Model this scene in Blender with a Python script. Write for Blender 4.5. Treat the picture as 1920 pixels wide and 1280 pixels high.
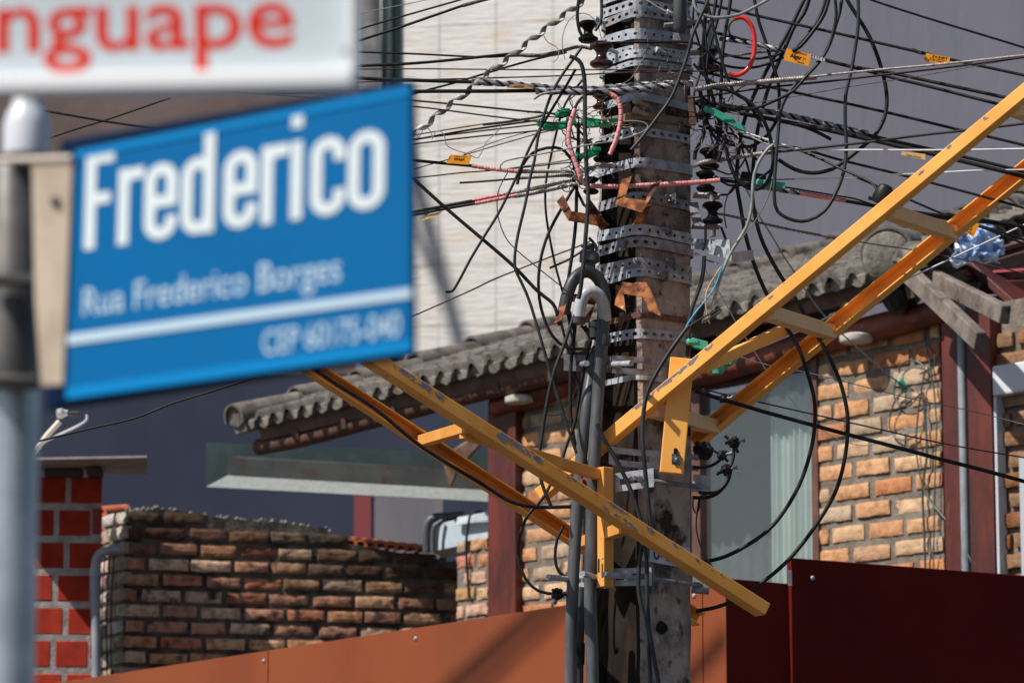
import bpy, bmesh, math, random
from mathutils import Vector, Matrix, noise
random.seed(7)
V = Vector
for o in list(bpy.data.objects): bpy.data.objects.remove(o)
SC = bpy.context.scene
COL = SC.collection
# ------------------------------------------------------------------ camera, sky, sun, exposure
F = 7200.0; TH = math.radians(9.93); CAMZ = 1.6
cam = bpy.data.cameras.new('camera'); camo = bpy.data.objects.new('camera', cam); COL.objects.link(camo)
camo.location = (0, 0, CAMZ); camo.rotation_euler = (math.pi/2 + TH, 0, 0)
cam.lens = 135; cam.sensor_width = 36; cam.clip_end = 2000; cam.clip_start = 0.1
cam.dof.use_dof = True; cam.dof.focus_distance = 12.1; cam.dof.aperture_fstop = 6.8
SC.camera = camo
SAZ = V((-0.874, -0.486, 0)); SEL = math.radians(50)
SUN = SAZ*math.cos(SEL) + V((0, 0, math.sin(SEL)))
w = bpy.data.worlds.new('World'); SC.world = w; w.use_nodes = True
nt = w.node_tree; bg = nt.nodes['Background']
sky = nt.nodes.new('ShaderNodeTexSky'); sky.sky_type = 'NISHITA'; sky.sun_disc = False
sky.sun_elevation = SEL; sky.sun_rotation = math.atan2(SAZ.x, SAZ.y)
nt.links.new(sky.outputs[0], bg.inputs[0]); bg.inputs[1].default_value = 0.058
ld = bpy.data.lights.new('sun', 'SUN'); ld.energy = 4.2; ld.angle = math.radians(0.5); ld.color = (1, 0.94, 0.86)
lo = bpy.data.objects.new('sun', ld); COL.objects.link(lo); lo.rotation_euler = SUN.to_track_quat('Z', 'Y').to_euler()
SC.view_settings.view_transform = 'Standard'; SC.view_settings.look = 'None'
SC.view_settings.gamma = 1; SC.view_settings.exposure = 0.4

# ------------------------------------------------------------------ geometry helpers
ct, st = math.cos(TH), math.sin(TH)
def ray(x, y):
    a, b = x-960, 640-y
    return V((a, F*ct - b*st, F*st + b*ct))
def W(x, y, Y):
    d = ray(x, y); return V((0, 0, CAMZ)) + d*(Y/d.y)
def hit(x, y, pl):
    d = ray(x, y); o = V((0, 0, CAMZ)); p, n = pl
    return o + d*((p-o).dot(n)/d.dot(n))
def plane(x, y, Y, k):          # vertical plane through the point, with dY/dX = k
    p = W(x, y, Y); u = V((1, k, 0)).normalized(); n = V((u.y, -u.x, 0))
    if n.y > 0: n = -n
    return p, n
def shift(pl, d): return pl[0]+pl[1]*d, pl[1]

class MB:
    def __init__(s): s.v = []; s.f = []; s.mi = []; s.c = []; s.m = 0; s.col = None
    def add(s, vs, fs):
        b = len(s.v); s.v += [V(p) for p in vs]; s.f += [[b+i for i in f] for f in fs]; s.mi += [s.m]*len(fs)
        s.c += [s.col]*len(vs); return s
    def box8(s, b, t):
        return s.add(list(b)+list(t), [(3,2,1,0),(4,5,6,7),(0,1,5,4),(1,2,6,5),(2,3,7,6),(3,0,4,7)])
    def box(s, c, size, ax=None):
        x, y, z = ax if ax else (V((1,0,0)), V((0,1,0)), V((0,0,1)))
        c = V(c); a, b, d = size[0]/2, size[1]/2, size[2]/2
        q = [(-1,-1),(1,-1),(1,1),(-1,1)]
        return s.box8([c+x*a*i+y*b*j-z*d for i, j in q], [c+x*a*i+y*b*j+z*d for i, j in q])
    def beam(s, p0, p1, w, h, up=V((0,0,1)), off=(0, 0)):
        d = (p1-p0).normalized(); sx = d.cross(up).normalized(); u = sx.cross(d).normalized()
        o = sx*off[0]+u*off[1]
        q = [(-1,-1),(1,-1),(1,1),(-1,1)]
        return s.box8([p0+o+sx*w/2*i+u*h/2*j for i, j in q], [p1+o+sx*w/2*i+u*h/2*j for i, j in q])
    def slab(s, pts, th):        # polygon given by points, thickened by a vector
        n = len(pts); th = V(th)
        return s.add(list(pts)+[V(p)+th for p in pts], [list(range(n))[::-1], list(range(n, 2*n))]+[(i, (i+1) % n, n+(i+1) % n, n+i) for i in range(n)])
    def tube(s, pts, r, seg=8, cap=True, rr=None):
        n = len(pts); fr = None; rings = []
        for i in range(n):
            t = (pts[min(i+1, n-1)]-pts[max(i-1, 0)]).normalized()
            if fr is None:
                fr = t.cross(V((0, 0, 1)));
                if fr.length < 1e-3: fr = t.cross(V((1, 0, 0)))
            else: fr = fr - t*fr.dot(t)
            fr.normalize(); b = t.cross(fr)
            q = rr[i] if rr else r
            rings.append([pts[i]+(fr*math.cos(2*math.pi*k/seg)+b*math.sin(2*math.pi*k/seg))*q for k in range(seg)])
        vs = [p for g in rings for p in g]; fs = []
        for i in range(n-1):
            for k in range(seg):
                k2 = (k+1) % seg; fs.append((i*seg+k, i*seg+k2, (i+1)*seg+k2, (i+1)*seg+k))
        if cap: fs += [list(range(seg))[::-1], [(n-1)*seg+k for k in range(seg)]]
        return s.add(vs, fs)
    def lathe(s, c, prof, ax=V((0,0,1)), seg=20):     # prof = (radius, height) list
        ax = ax.normalized(); x = ax.orthogonal().normalized(); y = ax.cross(x)
        vs = [c+ax*h+(x*math.cos(2*math.pi*k/seg)+y*math.sin(2*math.pi*k/seg))*r for r, h in prof for k in range(seg)]
        n = len(prof); fs = [(i*seg+k, i*seg+(k+1) % seg, (i+1)*seg+(k+1) % seg, (i+1)*seg+k) for i in range(n-1) for k in range(seg)]
        fs += [list(range(seg))[::-1], [(n-1)*seg+k for k in range(seg)]]
        return s.add(vs, fs)
    def ribbon(s, pts, wv, th):  # flat bar folded along a path; wv = width vector (or list)
        n = len(pts); vs = []; fs = []
        for i, p in enumerate(pts):
            t = (pts[min(i+1, n-1)]-pts[max(i-1, 0)]).normalized(); wi = wv[i] if isinstance(wv, list) else wv
            nn = t.cross(wi).normalized()*th/2
            vs += [p-wi/2-nn, p+wi/2-nn, p+wi/2+nn, p-wi/2+nn]
        for i in range(n-1):
            for k in range(4): fs.append((i*4+k, i*4+(k+1) % 4, i*4+4+(k+1) % 4, i*4+4+k))
        fs += [(3,2,1,0), ((n-1)*4, (n-1)*4+1, (n-1)*4+2, (n-1)*4+3)]
        return s.add(vs, fs)

ORG = {}
def mk(name, mb, mat, parent=None, label=None, cat=None, group=None, kind=None, bevel=0, smooth=40, uvax=None, solid=0):
    me = bpy.data.meshes.new(name)
    if parent is not None: org = ORG[parent.name]
    else:
        xs = [p.x for p in mb.v]; ys = [p.y for p in mb.v]; zs = [p.z for p in mb.v]
        org = V(((min(xs)+max(xs))/2, (min(ys)+max(ys))/2, min(zs)))
    me.from_pydata([tuple(p-org) for p in mb.v], [], mb.f)
    mats = mat if isinstance(mat, (list, tuple)) else [mat]
    for m in mats: me.materials.append(m)
    if len(mats) > 1: me.polygons.foreach_set('material_index', mb.mi)
    bm = bmesh.new(); bm.from_mesh(me); bmesh.ops.recalc_face_normals(bm, faces=bm.faces); bm.to_mesh(me); bm.free()
    if any(c is not None for c in mb.c):
        ca = me.color_attributes.new('tone', 'FLOAT_COLOR', 'POINT')
        flat = []
        for c in mb.c: flat += list(c or (0.5, 0.5, 0.5))+[1]
        ca.data.foreach_set('color', flat)
    if uvax:
        O, u = uvax; uv = me.uv_layers.new(name='uv'); 
        for l in me.loops:
            p = V(me.vertices[l.vertex_index].co)+org-O
            uv.data[l.index].uv = (p.dot(u), p.z)
    if smooth:
        me.polygons.foreach_set('use_smooth', [True]*len(me.polygons)); me.set_sharp_from_angle(angle=math.radians(smooth))
    o = bpy.data.objects.new(name, me); COL.objects.link(o)
    if parent is not None: o.parent = parent; ORG[o.name] = org
    else: o.location = org; ORG[o.name] = org
    if solid:
        m = o.modifiers.new('solid', 'SOLIDIFY'); m.thickness = solid; m.offset = 0
    if bevel:
        m = o.modifiers.new('bevel', 'BEVEL'); m.width = bevel; m.segments = 2; m.limit_method = 'ANGLE'
    for k, v in (('label', label), ('category', cat), ('group', group), ('kind', kind)):
        if v: o[k] = v
    return o
def empty(name, loc, label, cat, group=None):
    o = bpy.data.objects.new(name, None); COL.objects.link(o); o.location = loc; ORG[o.name] = V(loc)
    o['label'] = label; o['category'] = cat
    if group: o['group'] = group
    o.empty_display_size = .1
    return o

def spline(pts, step=0.02):     # Catmull-Rom through points
    P_ = [pts[0]*2-pts[1]]+pts+[pts[-1]*2-pts[-2]]; out = []
    for i in range(1, len(P_)-2):
        a, b, c, d = P_[i-1:i+3]; n = max(2, min(24, int((c-b).length/step)))
        for k in range(n):
            t = k/n; out.append(0.5*((2*b)+(c-a)*t+(2*a-5*b+4*c-d)*t*t+(3*b-a-3*c+d)*t*t*t))
    out.append(pts[-1]); return out
def path(pts, Y0=12.0, Y1=None, step=.02):
    n = len(pts); Y1 = Y0 if Y1 is None else Y1; o = []
    L = [0]
    for i in range(1, n): L.append(L[-1]+math.hypot(pts[i][0]-pts[i-1][0], pts[i][1]-pts[i-1][1]))
    for i, p in enumerate(pts):
        o.append(W(p[0], p[1], p[2] if len(p) > 2 else Y0+(Y1-Y0)*L[i]/L[-1]))
    return spline(o, step)
PX = 12/F
def twist_mb(mb, pts, r, n=3, pitch=14, sr=.55, seg=6):
    """n strands laid helically around a path (radius r px at 12 m)"""
    d = [0]
    for i in range(1, len(pts)): d.append(d[-1]+(pts[i]-pts[i-1]).length)
    # resample
    st_ = pitch*PX/8; N = max(3, int(d[-1]/st_)); q = []; j = 0
    for k in range(N+1):
        s_ = d[-1]*k/N
        while j < len(d)-2 and d[j+1] < s_: j += 1
        t = (s_-d[j])/max(1e-9, d[j+1]-d[j]); q.append(pts[j].lerp(pts[j+1], t))
    fr = None; F_ = []
    for i in range(N+1):
        t = (q[min(i+1, N)]-q[max(i-1, 0)]).normalized()
        fr = t.cross(V((0, 0, 1))) if fr is None else fr-t*fr.dot(t)
        fr.normalize(); F_.append((fr.copy(), t.cross(fr)))
    for s_ in range(n):
        h = []
        for i in range(N+1):
            a = 2*math.pi*(i/8+s_/n); h.append(q[i]+(F_[i][0]*math.cos(a)+F_[i][1]*math.sin(a))*r*PX*(1-sr*.9))
        mb.tube(h, r*PX*sr, seg)
    return mb

# ------------------------------------------------------------------ materials
def mat(name, c1, c2=None, rough=.6, metal=0, scale=8, bump=0, bscale=None, spots=None, stretch=None, coat=0, tone=False, alpha=None, detail=6, th=(.4, .6), spec=.5):
    m = bpy.data.materials.new(name); m.use_nodes = True; t = m.node_tree; N = t.nodes; Lk = t.links
    b = N['Principled BSDF']; b.inputs['Roughness'].default_value = rough; b.inputs['Metallic'].default_value = metal
    b.inputs['Coat Weight'].default_value = coat; b.inputs['Specular IOR Level'].default_value = spec
    g = N.new('ShaderNodeNewGeometry'); vec = g.outputs['Position']
    mp = N.new('ShaderNodeMapping'); mp.inputs['Scale'].default_value = stretch or (1, 1, 1); Lk.new(vec, mp.inputs[0]); vec = mp.outputs[0]
    def nz(sc, det=detail, rg=.6):
        n = N.new('ShaderNodeTexNoise'); n.inputs['Scale'].default_value = sc; n.inputs['Detail'].default_value = det; n.inputs['Roughness'].default_value = rg
        Lk.new(vec, n.inputs['Vector']); return n.outputs['Fac']
    def ramp(fac, a, b_):
        r = N.new('ShaderNodeMapRange'); r.inputs[1].default_value = a; r.inputs[2].default_value = b_; Lk.new(fac, r.inputs[0]); return r.outputs[0]
    def mix(fac, A, B, mode='MIX'):
        x = N.new('ShaderNodeMix'); x.data_type = 'RGBA'; x.blend_type = mode
        for i, v in ((0, fac), (6, A), (7, B)):
            if isinstance(v, (tuple, list)): x.inputs[i].default_value = (*v, 1)
            elif isinstance(v, float): x.inputs[i].default_value = v
            else: Lk.new(v, x.inputs[i])
        return x.outputs[2]
    if tone:
        at = N.new('ShaderNodeVertexColor'); at.layer_name = 'tone'
        col = mix(ramp(nz(scale), *th), at.outputs[0], mix(1.0, at.outputs[0], c2 or (.6, .6, .6), 'MULTIPLY'))
    else:
        col = mix(ramp(nz(scale), *th), c1, c2 or c1)
    for sp in (spots or []):          # (colour, scale, lo, hi)
        col = mix(ramp(nz(sp[1]), sp[2], sp[3]), col, sp[0])
    Lk.new(col, b.inputs['Base Color'])
    if bump:
        bp = N.new('ShaderNodeBump'); bp.inputs['Strength'].default_value = 1; bp.inputs['Distance'].default_value = bump
        Lk.new(nz(bscale or scale*4), bp.inputs['Height']); Lk.new(bp.outputs[0], b.inputs['Normal'])
    if alpha is not None: b.inputs['Alpha'].default_value = alpha
    return m
M = {}
M['black'] = mat('black_rubber', (.006, .006, .007), (.014, .014, .015), .5, scale=30, spec=.3)
M['black2'] = mat('weathered_rubber', (.01, .012, .013), (.03, .034, .036), .5, scale=12, spec=.35)
M['maroon'] = mat('drop_wire', (.035, .01, .016), (.06, .02, .03), .5, scale=30)
M['greyc'] = mat('grey_cable', (.16, .19, .19), (.28, .3, .3), .45, scale=20)
M['green_d'] = mat('dark_green_wire', (.02, .045, .04), (.05, .08, .07), .5, scale=20)
M['white_w'] = mat('white_wire', (.6, .6, .64), (.75, .75, .78), .5, scale=20)
M['strand'] = mat('steel_strand', (.42, .39, .36), (.2, .18, .17), .5, .35, scale=60, th=(.35, .65))
M['strand_d'] = mat('dirty_strand', (.20, .17, .16), (.08, .07, .07), .6, .2, scale=60)
M['tape'] = mat('grip_tape', (.34, .33, .35), (.15, .145, .16), .55, .2, scale=40)
M['pink'] = mat('pink_wrap', (.62, .2, .2), (.72, .34, .33), .5, scale=30)
M['red'] = mat('red_tube', (.78, .03, .012), (.6, .02, .01), .35, scale=20, coat=.2)
M['green'] = mat('green_plastic', (.0, .3, .13), (.0, .42, .16), .4, scale=30)
M['teal'] = mat('teal_plastic', (.03, .3, .2), (.06, .4, .3), .45, scale=20)
M['blue_w'] = mat('blue_wire', (.02, .3, .55), None, .4)
M['galv'] = mat('galvanised_steel', (.45, .48, .53), (.30, .32, .36), .62, .25, scale=35, bump=.0004, bscale=200, spots=[((.2, .15, .11), 14, .66, .75)])
M['galv_d'] = mat('dull_steel', (.3, .3, .32), (.17, .16, .17), .6, .5, scale=40, bump=.0005, bscale=150, spots=[((.16, .09, .05), 18, .6, .72)])
M['rust'] = mat('rusty_steel', (.12, .026, .009), (.46, .17, .045), .8, .1, scale=30, bump=.0008, bscale=150, spots=[((.7, .5, .22), 22, .62, .72), ((.05, .012, .008), 16, .52, .62)])
M['rust_d'] = mat('dark_rusty_strap', (.10, .045, .03), (.22, .1, .06), .85, .1, scale=50, bump=.0006, bscale=150)
M['ins'] = mat('insulator_glaze', (.005, .004, .005), (.01, .008, .009), .4, scale=20, spec=.15)
M['ins_b'] = mat('brown_porcelain', (.04, .01, .014), (.07, .015, .02), .15, scale=10, coat=.6)
M['beige'] = mat('beige_cord', (.5, .38, .27), (.36, .26, .18), .7, scale=30)
M['pipe'] = mat('grey_conduit', (.06, .063, .07), (.105, .11, .12), .42, spec=.35, scale=9, stretch=(3, 3, .7))
M['pipe_l'] = mat('pale_conduit', (.42, .44, .47), (.36, .38, .41), .4, scale=12)
M['pipe_b'] = mat('black_conduit', (.022, .024, .028), (.05, .052, .058), .45, scale=14)
CH = [((.13, .14, .19), 9, .60, .615)]
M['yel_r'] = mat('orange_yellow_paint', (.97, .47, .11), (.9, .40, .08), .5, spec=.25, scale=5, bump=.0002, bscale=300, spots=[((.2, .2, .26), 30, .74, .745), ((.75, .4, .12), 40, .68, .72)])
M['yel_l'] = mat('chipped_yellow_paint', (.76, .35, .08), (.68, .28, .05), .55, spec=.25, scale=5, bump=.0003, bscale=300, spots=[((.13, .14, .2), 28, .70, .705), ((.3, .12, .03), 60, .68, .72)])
M['tag'] = mat('orange_tag', (.95, .38, .01), (.85, .3, .01), .45, scale=30)
M['tag_y'] = mat('faded_yellow_tag', (.75, .5, .18), (.65, .42, .14), .5, scale=30)
M['ink'] = mat('black_ink', (.01, .01, .01), None, .7, spec=.1)
M['ink_b'] = mat('blue_ink', (.02, .03, .12), None, .6)

def concrete(name, dark=1.0):
    m = mat(name, (.46*dark, .365*dark, .32*dark), (.16*dark, .12*dark, .10*dark), .92, spec=.2, th=(.42,.6), scale=6, bump=.007, bscale=55, stretch=(1, 1, .8), detail=10,
        spots=[((.55*dark, .48*dark, .44*dark), 22, .58, .75), ((.03, .022, .018), 5, .54, .62), ((.06,.045,.038), 17, .56, .66), ((.12*dark, .06*dark, .04*dark), 5, .62, .72), ((.02, .017, .015), 90, .66, .74)])
    return m
M['conc'] = concrete('weathered_concrete'); M['conc_d'] = mat('shaded_grimy_concrete', (.016, .011, .009), (.036, .026, .021), .95, spec=.1, scale=9, bump=.004, bscale=60, stretch=(1, 1, .4), detail=10)  # recess colour darkened for shade as well as grime

# ------------------------------------------------------------------ text
def text_mesh(body, offset=0.0):
    cu = bpy.data.curves.new('t', 'FONT'); cu.body = body; cu.size = 1; cu.offset = offset; cu.resolution_u = 4
    o = bpy.data.objects.new('t', cu); COL.objects.link(o)
    dg = bpy.context.evaluated_depsgraph_get(); me = bpy.data.meshes.new_from_object(o.evaluated_get(dg))
    vs = [v.co.copy() for v in me.vertices]; fs = [list(p.vertices) for p in me.polygons]
    bpy.data.objects.remove(o); bpy.data.curves.remove(cu); bpy.data.meshes.remove(me)
    return vs, fs
CAPH = max(v.y for v in text_mesh('H')[0]); XH = max(v.y for v in text_mesh('x')[0])
def lettering(mb, body, LB, RB, LT, n, offset=0.0, xh=False):
    vs, fs = text_mesh(body, offset)
    x0 = min(v.x for v in vs); x1 = max(v.x for v in vs); H = XH if xh else CAPH
    u = (RB-LB); v_ = (LT-LB)
    mb.add([LB+u*((p.x-x0)/(x1-x0))+v_*(p.y/H)+n for p in vs], fs); return mb

# ------------------------------------------------------------------ setting
g = MB(); g.add([V((-300,-300,0)), V((300,-300,0)), V((300,600,0)), V((-300,600,0))], [(0,1,2,3)])
mk('ground', g, mat('asphalt', (.05,.05,.052), (.075,.072,.07), .95, scale=3, bump=.004, bscale=80), kind='structure', smooth=0)
g = MB(); g.box((0, 14.0, .065), (60, 5.2, .13)); mk('pavement', g, mat('paving', (.10,.09,.085), (.07,.065,.06), .9, scale=5, bump=.003, bscale=60), kind='structure', smooth=0, bevel=.01)

def udir(pl):
    u = V((0,0,1)).cross(pl[1]); return u if u.x > 0 else -u
def wallmesh(pl, x0, x1, ytop, z0=0, th=.25, ytop2=None):
    a = hit(x0, ytop, pl); b = hit(x1, ytop if ytop2 is None else ytop2, pl)
    mb = MB(); mb.slab([V((a.x,a.y,z0)), V((b.x,b.y,z0)), b, a], -pl[1]*th); return mb
M['grey_r'] = mat('grey_violet_plaster', (.56,.52,.57), (.52,.48,.53), .9, scale=.7, bump=.003, bscale=9, spots=[((.50,.465,.51), 2.5, .6, .75), ((.44,.41,.45), 5, .62, .8)], stretch=(1,1,.22))
M['grey_l'] = mat('slate_blue_plaster', (.27,.265,.32), (.225,.22,.275), .9, scale=.9, bump=.003, bscale=9, stretch=(1,1,.5))
BR = plane(1180, 200, 39.6, .40)
mk('grey_building', wallmesh(BR, 1165, 2300, -500), M['grey_r'], label='plain grey violet rendered building wall behind the pole, upper right', cat='building', smooth=0)
BL = plane(500, 850, 31, .62)
mk('slate_building', wallmesh(BL, -200, 1330, 700), M['grey_l'], label='dark slate blue wall behind the roof eave and the metal gutter', cat='building', smooth=0)
# --- stone clad building
WP = plane(900, 400, 40, -.2)
def stone_mat():
    m = bpy.data.materials.new('split_stone_cladding'); m.use_nodes = True; t = m.node_tree; N = t.nodes; L = t.links; b = N['Principled BSDF']
    uv = N.new('ShaderNodeUVMap'); uv.uv_map = 'uv'
    def mp(s):
        q = N.new('ShaderNodeMapping'); q.inputs['Scale'].default_value = s; L.new(uv.outputs[0], q.inputs[0]); return q.outputs[0]
    n1 = N.new('ShaderNodeTexNoise'); n1.inputs['Scale'].default_value = 1; n1.inputs['Detail'].default_value = 8; L.new(mp((3.6, 34, 1)), n1.inputs[0])
    n2 = N.new('ShaderNodeTexNoise'); n2.inputs['Scale'].default_value = 1; n2.inputs['Detail'].default_value = 3; L.new(mp((2.2, 6, 1)), n2.inputs[0])
    c = N.new('ShaderNodeValToRGB'); L.new(n2.outputs[0], c.inputs[0])
    e = c.color_ramp.elements; e[0].position = .38; e[0].color = (.84,.82,.79,1); e[1].position = .6; e[1].color = (.81,.77,.73,1)
    e2 = c.color_ramp.elements.new(.72); e2.color = (.80,.69,.56,1)
    c2 = N.new('ShaderNodeValToRGB'); L.new(n1.outputs[0], c2.inputs[0]); f = c2.color_ramp.elements; f[0].position = .3; f[0].color = (.86,.85,.84,1); f[1].position = .55; f[1].color = (1,1,1,1)
    mx = N.new('ShaderNodeMix'); mx.data_type = 'RGBA'; mx.blend_type = 'MULTIPLY'; mx.inputs[0].default_value = 1
    L.new(c.outputs[0], mx.inputs[6]); L.new(c2.outputs[0], mx.inputs[7]); L.new(mx.outputs[2], b.inputs['Base Color'])
    b.inputs['Roughness'].default_value = .85
    bp = N.new('ShaderNodeBump'); bp.inputs['Distance'].default_value = .014; bp.inputs['Strength'].default_value = .9
    L.new(n1.outputs[0], bp.inputs['Height']); L.new(bp.outputs[0], b.inputs['Normal']); return m
stone = stone_mat()
sb = empty('stone_clad_building', hit(900, 900, WP)*1.0, 'pale building clad in split stone tiles, left behind the cables', 'building')
mb = MB(); p0 = hit(753, -600, WP); uW = udir(WP)
S = (hit(1190, 300, WP)-p0).dot(uW); a0 = V((p0.x, p0.y, 0)); rw, rh = .62, .655
zt = p0.z; zj = hit(900, 381, WP).z % rh; cols = [-(hit(753,0,WP)-hit(828,0,WP)).length]
x = 0; xs = [0]; xx = (hit(828,300,WP)-hit(753,300,WP)).length
while xx < S: xs.append(xx); xx += rw
xs.append(S)
zs = [0]; z_ = zj
while z_ < zt: zs.append(z_); z_ += rh
zs.append(zt); gp = .0045
random.seed(3)
for i in range(len(xs)-1):
    for j in range(len(zs)-1):
        if zs[j+1] < 5: continue
        d = -WP[1]*(.03); o = WP[1]*random.uniform(-.002, .003)
        mb.slab([a0+uW*(xs[i]+gp)+V((0,0,zs[j]+gp))+o, a0+uW*(xs[i+1]-gp)+V((0,0,zs[j]+gp))+o, a0+uW*(xs[i+1]-gp)+V((0,0,zs[j+1]-gp))+o, a0+uW*(xs[i]+gp)+V((0,0,zs[j+1]-gp))+o], d)
mk('cladding', mb, stone, sb, smooth=0, uvax=(a0, uW))
mb = MB(); mb.slab([a0+uW*0, a0+uW*S, a0+uW*S+V((0,0,zt)), a0+V((0,0,zt))], -WP[1]*6); 
for i in range(len(mb.v)): mb.v[i] = mb.v[i]-WP[1]*.010
mk('wall', mb, mat('joint_grey', (.38,.5,.46), (.46,.54,.5), .9), sb, smooth=0)
# glazed bay left of the cladding
wb = empty('window', V((0,0,0)), 'x', 'x'); del wb['label']; del wb['category']; wb.parent = sb; wb.location = -sb.location; ORG[wb.name] = V((0,0,0))
def wstrip(xa, xb, ya, yb, out, th): 
    q = shift(WP, out); mb = MB(); mb.slab([hit(xa,yb,q), hit(xb,yb,q), hit(xb,ya,q), hit(xa,ya,q)], -WP[1]*th); return mb
fr = MB()
for xa, xb in ((716,723),(731,737),(742,746)):
    fr.m = 0; s_ = wstrip(xa, xb, -200, 700, .05, .1); fr.add(s_.v, s_.f)
mk('frame', fr, mat('dark_green_frame', (.01,.04,.035), None, .4), wb, smooth=0)
mk('mullion', wstrip(723.5, 730.5, -200, 700, .02, .08), mat('pale_mullion', (.6,.6,.55), None, .6), wb, smooth=0)
mk('mullion', wstrip(713, 715.5, -200, 700, .02, .08), mat('pale_mullion2', (.7,.72,.7), None, .6), wb, smooth=0)
mk('pane', wstrip(676, 753, -200, 700, -.12, .02), mat('dusty_glass', (.15,.16,.17), (.33,.31,.28), .35, scale=2), wb, smooth=0)
mk('side_wall', wstrip(746.5, 753, -200, 700, -.02, .08), mat('grey_reveal', (.22,.22,.27), None, .8), wb, smooth=0)
# brown rendered block to the left of it
BB = plane(400, 300, 37, .1)
mk('brown_building', wallmesh(BB, -300, 674, -300, z0=0), mat('brown_render', (.17,.12,.105), (.21,.155,.14), .9, scale=1.2, bump=.004, bscale=10), label='brown rendered building glimpsed between the white and blue signs', cat='building', smooth=0)

# ------------------------------------------------------------------ brick walls
def proj(p):
    q = p-V((0,0,CAMZ)); f = q.y*ct+q.z*st; return 960+q.x/f*F, 640-(-q.y*st+q.z*ct)/f*F
def rbrick(mb, O, u, v, n, L, H, D, seed, rough=.006, nu=9, nv=5):
    """one rough hand-made brick: a gridded front face with worn edges, sides going back"""
    vs = []; ou = random.uniform(-.004,.004)
    for j in range(nv+1):
        for i in range(nu+1):
            s, t = i/nu, j/nv
            ex = min(s, 1-s)*L; ey = min(t, 1-t)*H; e = min(ex, ey)
            r = max(0, 1-e/.007); back = (r*r)*.005
            P_ = O+u*(s*L)+v*(t*H)
            nz = noise.noise(P_*28+V((seed,0,0)))*rough*.7+noise.noise(P_*75)*rough*.8
            wob = noise.noise_vector(P_*22+V((0,seed,0)))*.0045*(1 if e < .002 else .3)
            vs.append(P_+n*(nz-back+ou)+u*wob.x+v*wob.z)
    fs = [(j*(nu+1)+i, j*(nu+1)+i+1, (j+1)*(nu+1)+i+1, (j+1)*(nu+1)+i) for j in range(nv) for i in range(nu)]
    ring = [i for i in range(nu+1)]+[(j)*(nu+1)+nu for j in range(1, nv+1)]+[nv*(nu+1)+i for i in range(nu-1, -1, -1)]+[j*(nu+1) for j in range(nv-1, 0, -1)]
    b = len(vs); vs += [vs[k]-n*D for k in ring]; R = len(ring)
    fs += [(ring[k], b+k, b+(k+1) % R, ring[(k+1) % R]) for k in range(R)]
    mb.add(vs, fs)
def brickwall(O, u, n, length, z0, z1, bl, bh, jt, inside, tone, rough=.006, proud=.012, cut=None, slope=0):
    mb = MB(); v = V((0,0,1)); rows = int((z1-z0)/(bh+jt))+1
    for r in range(rows):
        z = z0+r*(bh+jt); s = -(bl*.5 if r % 2 else 0)-random.uniform(0,.05)
        while s < length:
            L = bl*random.uniform(.86,1.06); a = max(s, 0); b = min(s+L, length)
            if b-a > .045:
                O_ = O+u*a; O_ = V((O_.x, O_.y, z+random.uniform(-.004,.004)))
                if inside(proj(O_+u*(b-a)/2+v*bh*.5)):
                    mb.col = tone(r, s, O_); H = bh*random.uniform(.93,1.05)
                    rbrick(mb, O_+n*(proud+random.uniform(-.004,.004)), u, v, n, b-a, H, proud+.02, random.random()*50, rough)
            s += L+jt*random.uniform(.7,1.3)
    return mb
mortar = mat('mortar', (.23,.195,.165), (.15,.125,.10), .95, scale=14, bump=.01, bscale=45, detail=10)
mortar_d = mat('mouldy_mortar', (.15,.125,.10), (.04,.033,.028), .95, scale=7, bump=.01, bscale=45, detail=10)
brickm = mat('house_brick', (1,1,1), (.62,.52,.46), .92, spec=.2, scale=22, bump=.007, bscale=110, tone=True, detail=10, th=(.42,.7), spots=[((.2,.15,.11), 45, .64, .72)])
brickd = mat('mouldy_brick', (1,1,1), (.45,.38,.34), .92, scale=18, bump=.004, bscale=110, tone=True, detail=10, th=(.45,.66), spots=[((.03,.025,.02), 12, .56, .68)])
HT = [(.66,.35,.18),(.68,.40,.22),(.60,.26,.12),(.68,.45,.27),(.66,.37,.2),(.70,.48,.30),(.67,.39,.21),(.66,.40,.24),(.54,.41,.29)]
def tone_h(r, s, O):
    c = random.choice(HT); k = random.uniform(.85,1.08); return tuple(x*k for x in c)

HP = plane(1000, 900, 20, -1.12); HN = HP[1]; HU = udir(HP)
house = empty('brick_house', V((hit(1300,900,HP).x, hit(1300,900,HP).y, 0)), 'exposed brick house with grey tiled roof and dark red wooden posts', 'house')
def hpanel(xa, xb, z0, z1, pl=HP):
    a = hit(xa, 900, pl); b = hit(xb, 900, pl); L = (b-a).length
    mo = MB(); mo.slab([V((a.x,a.y,z0)), V((b.x,b.y,z0)), V((b.x,b.y,z1)), V((a.x,a.y,z1))], -HN*.14)
    random.seed(int(xa)); bw = brickwall(a+HU*.006, HU, HN, L-.012, z0+.02, z1-.03, .225, .068, .033, lambda p: True, tone_h)
    w_ = mk('wall', mo, mortar, house, smooth=0); ORG[w_.name] = ORG[house.name]
    mk('bricks', bw, brickm, w_, smooth=50)
zH = 2.3
hpanel(966, 1092, zH, hit(1030, 745, HP).z)
hpanel(1535, 1768, zH, hit(1650, 620, HP).z)
wood = mat('dark_red_wood', (.14,.024,.014), (.07,.012,.009), .55, scale=6, bump=.002, bscale=40, stretch=(1,1,.3), spots=[((.03,.015,.012), 5, .6, .72),((.3,.09,.05), 12, .66,.75)])
wood_l = mat('worn_red_log', (.22,.055,.03), (.11,.03,.02), .6, scale=7, bump=.004, bscale=30, spots=[((.05,.035,.03), 6, .58, .68),((.36,.14,.08), 10, .62,.75)])
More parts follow.
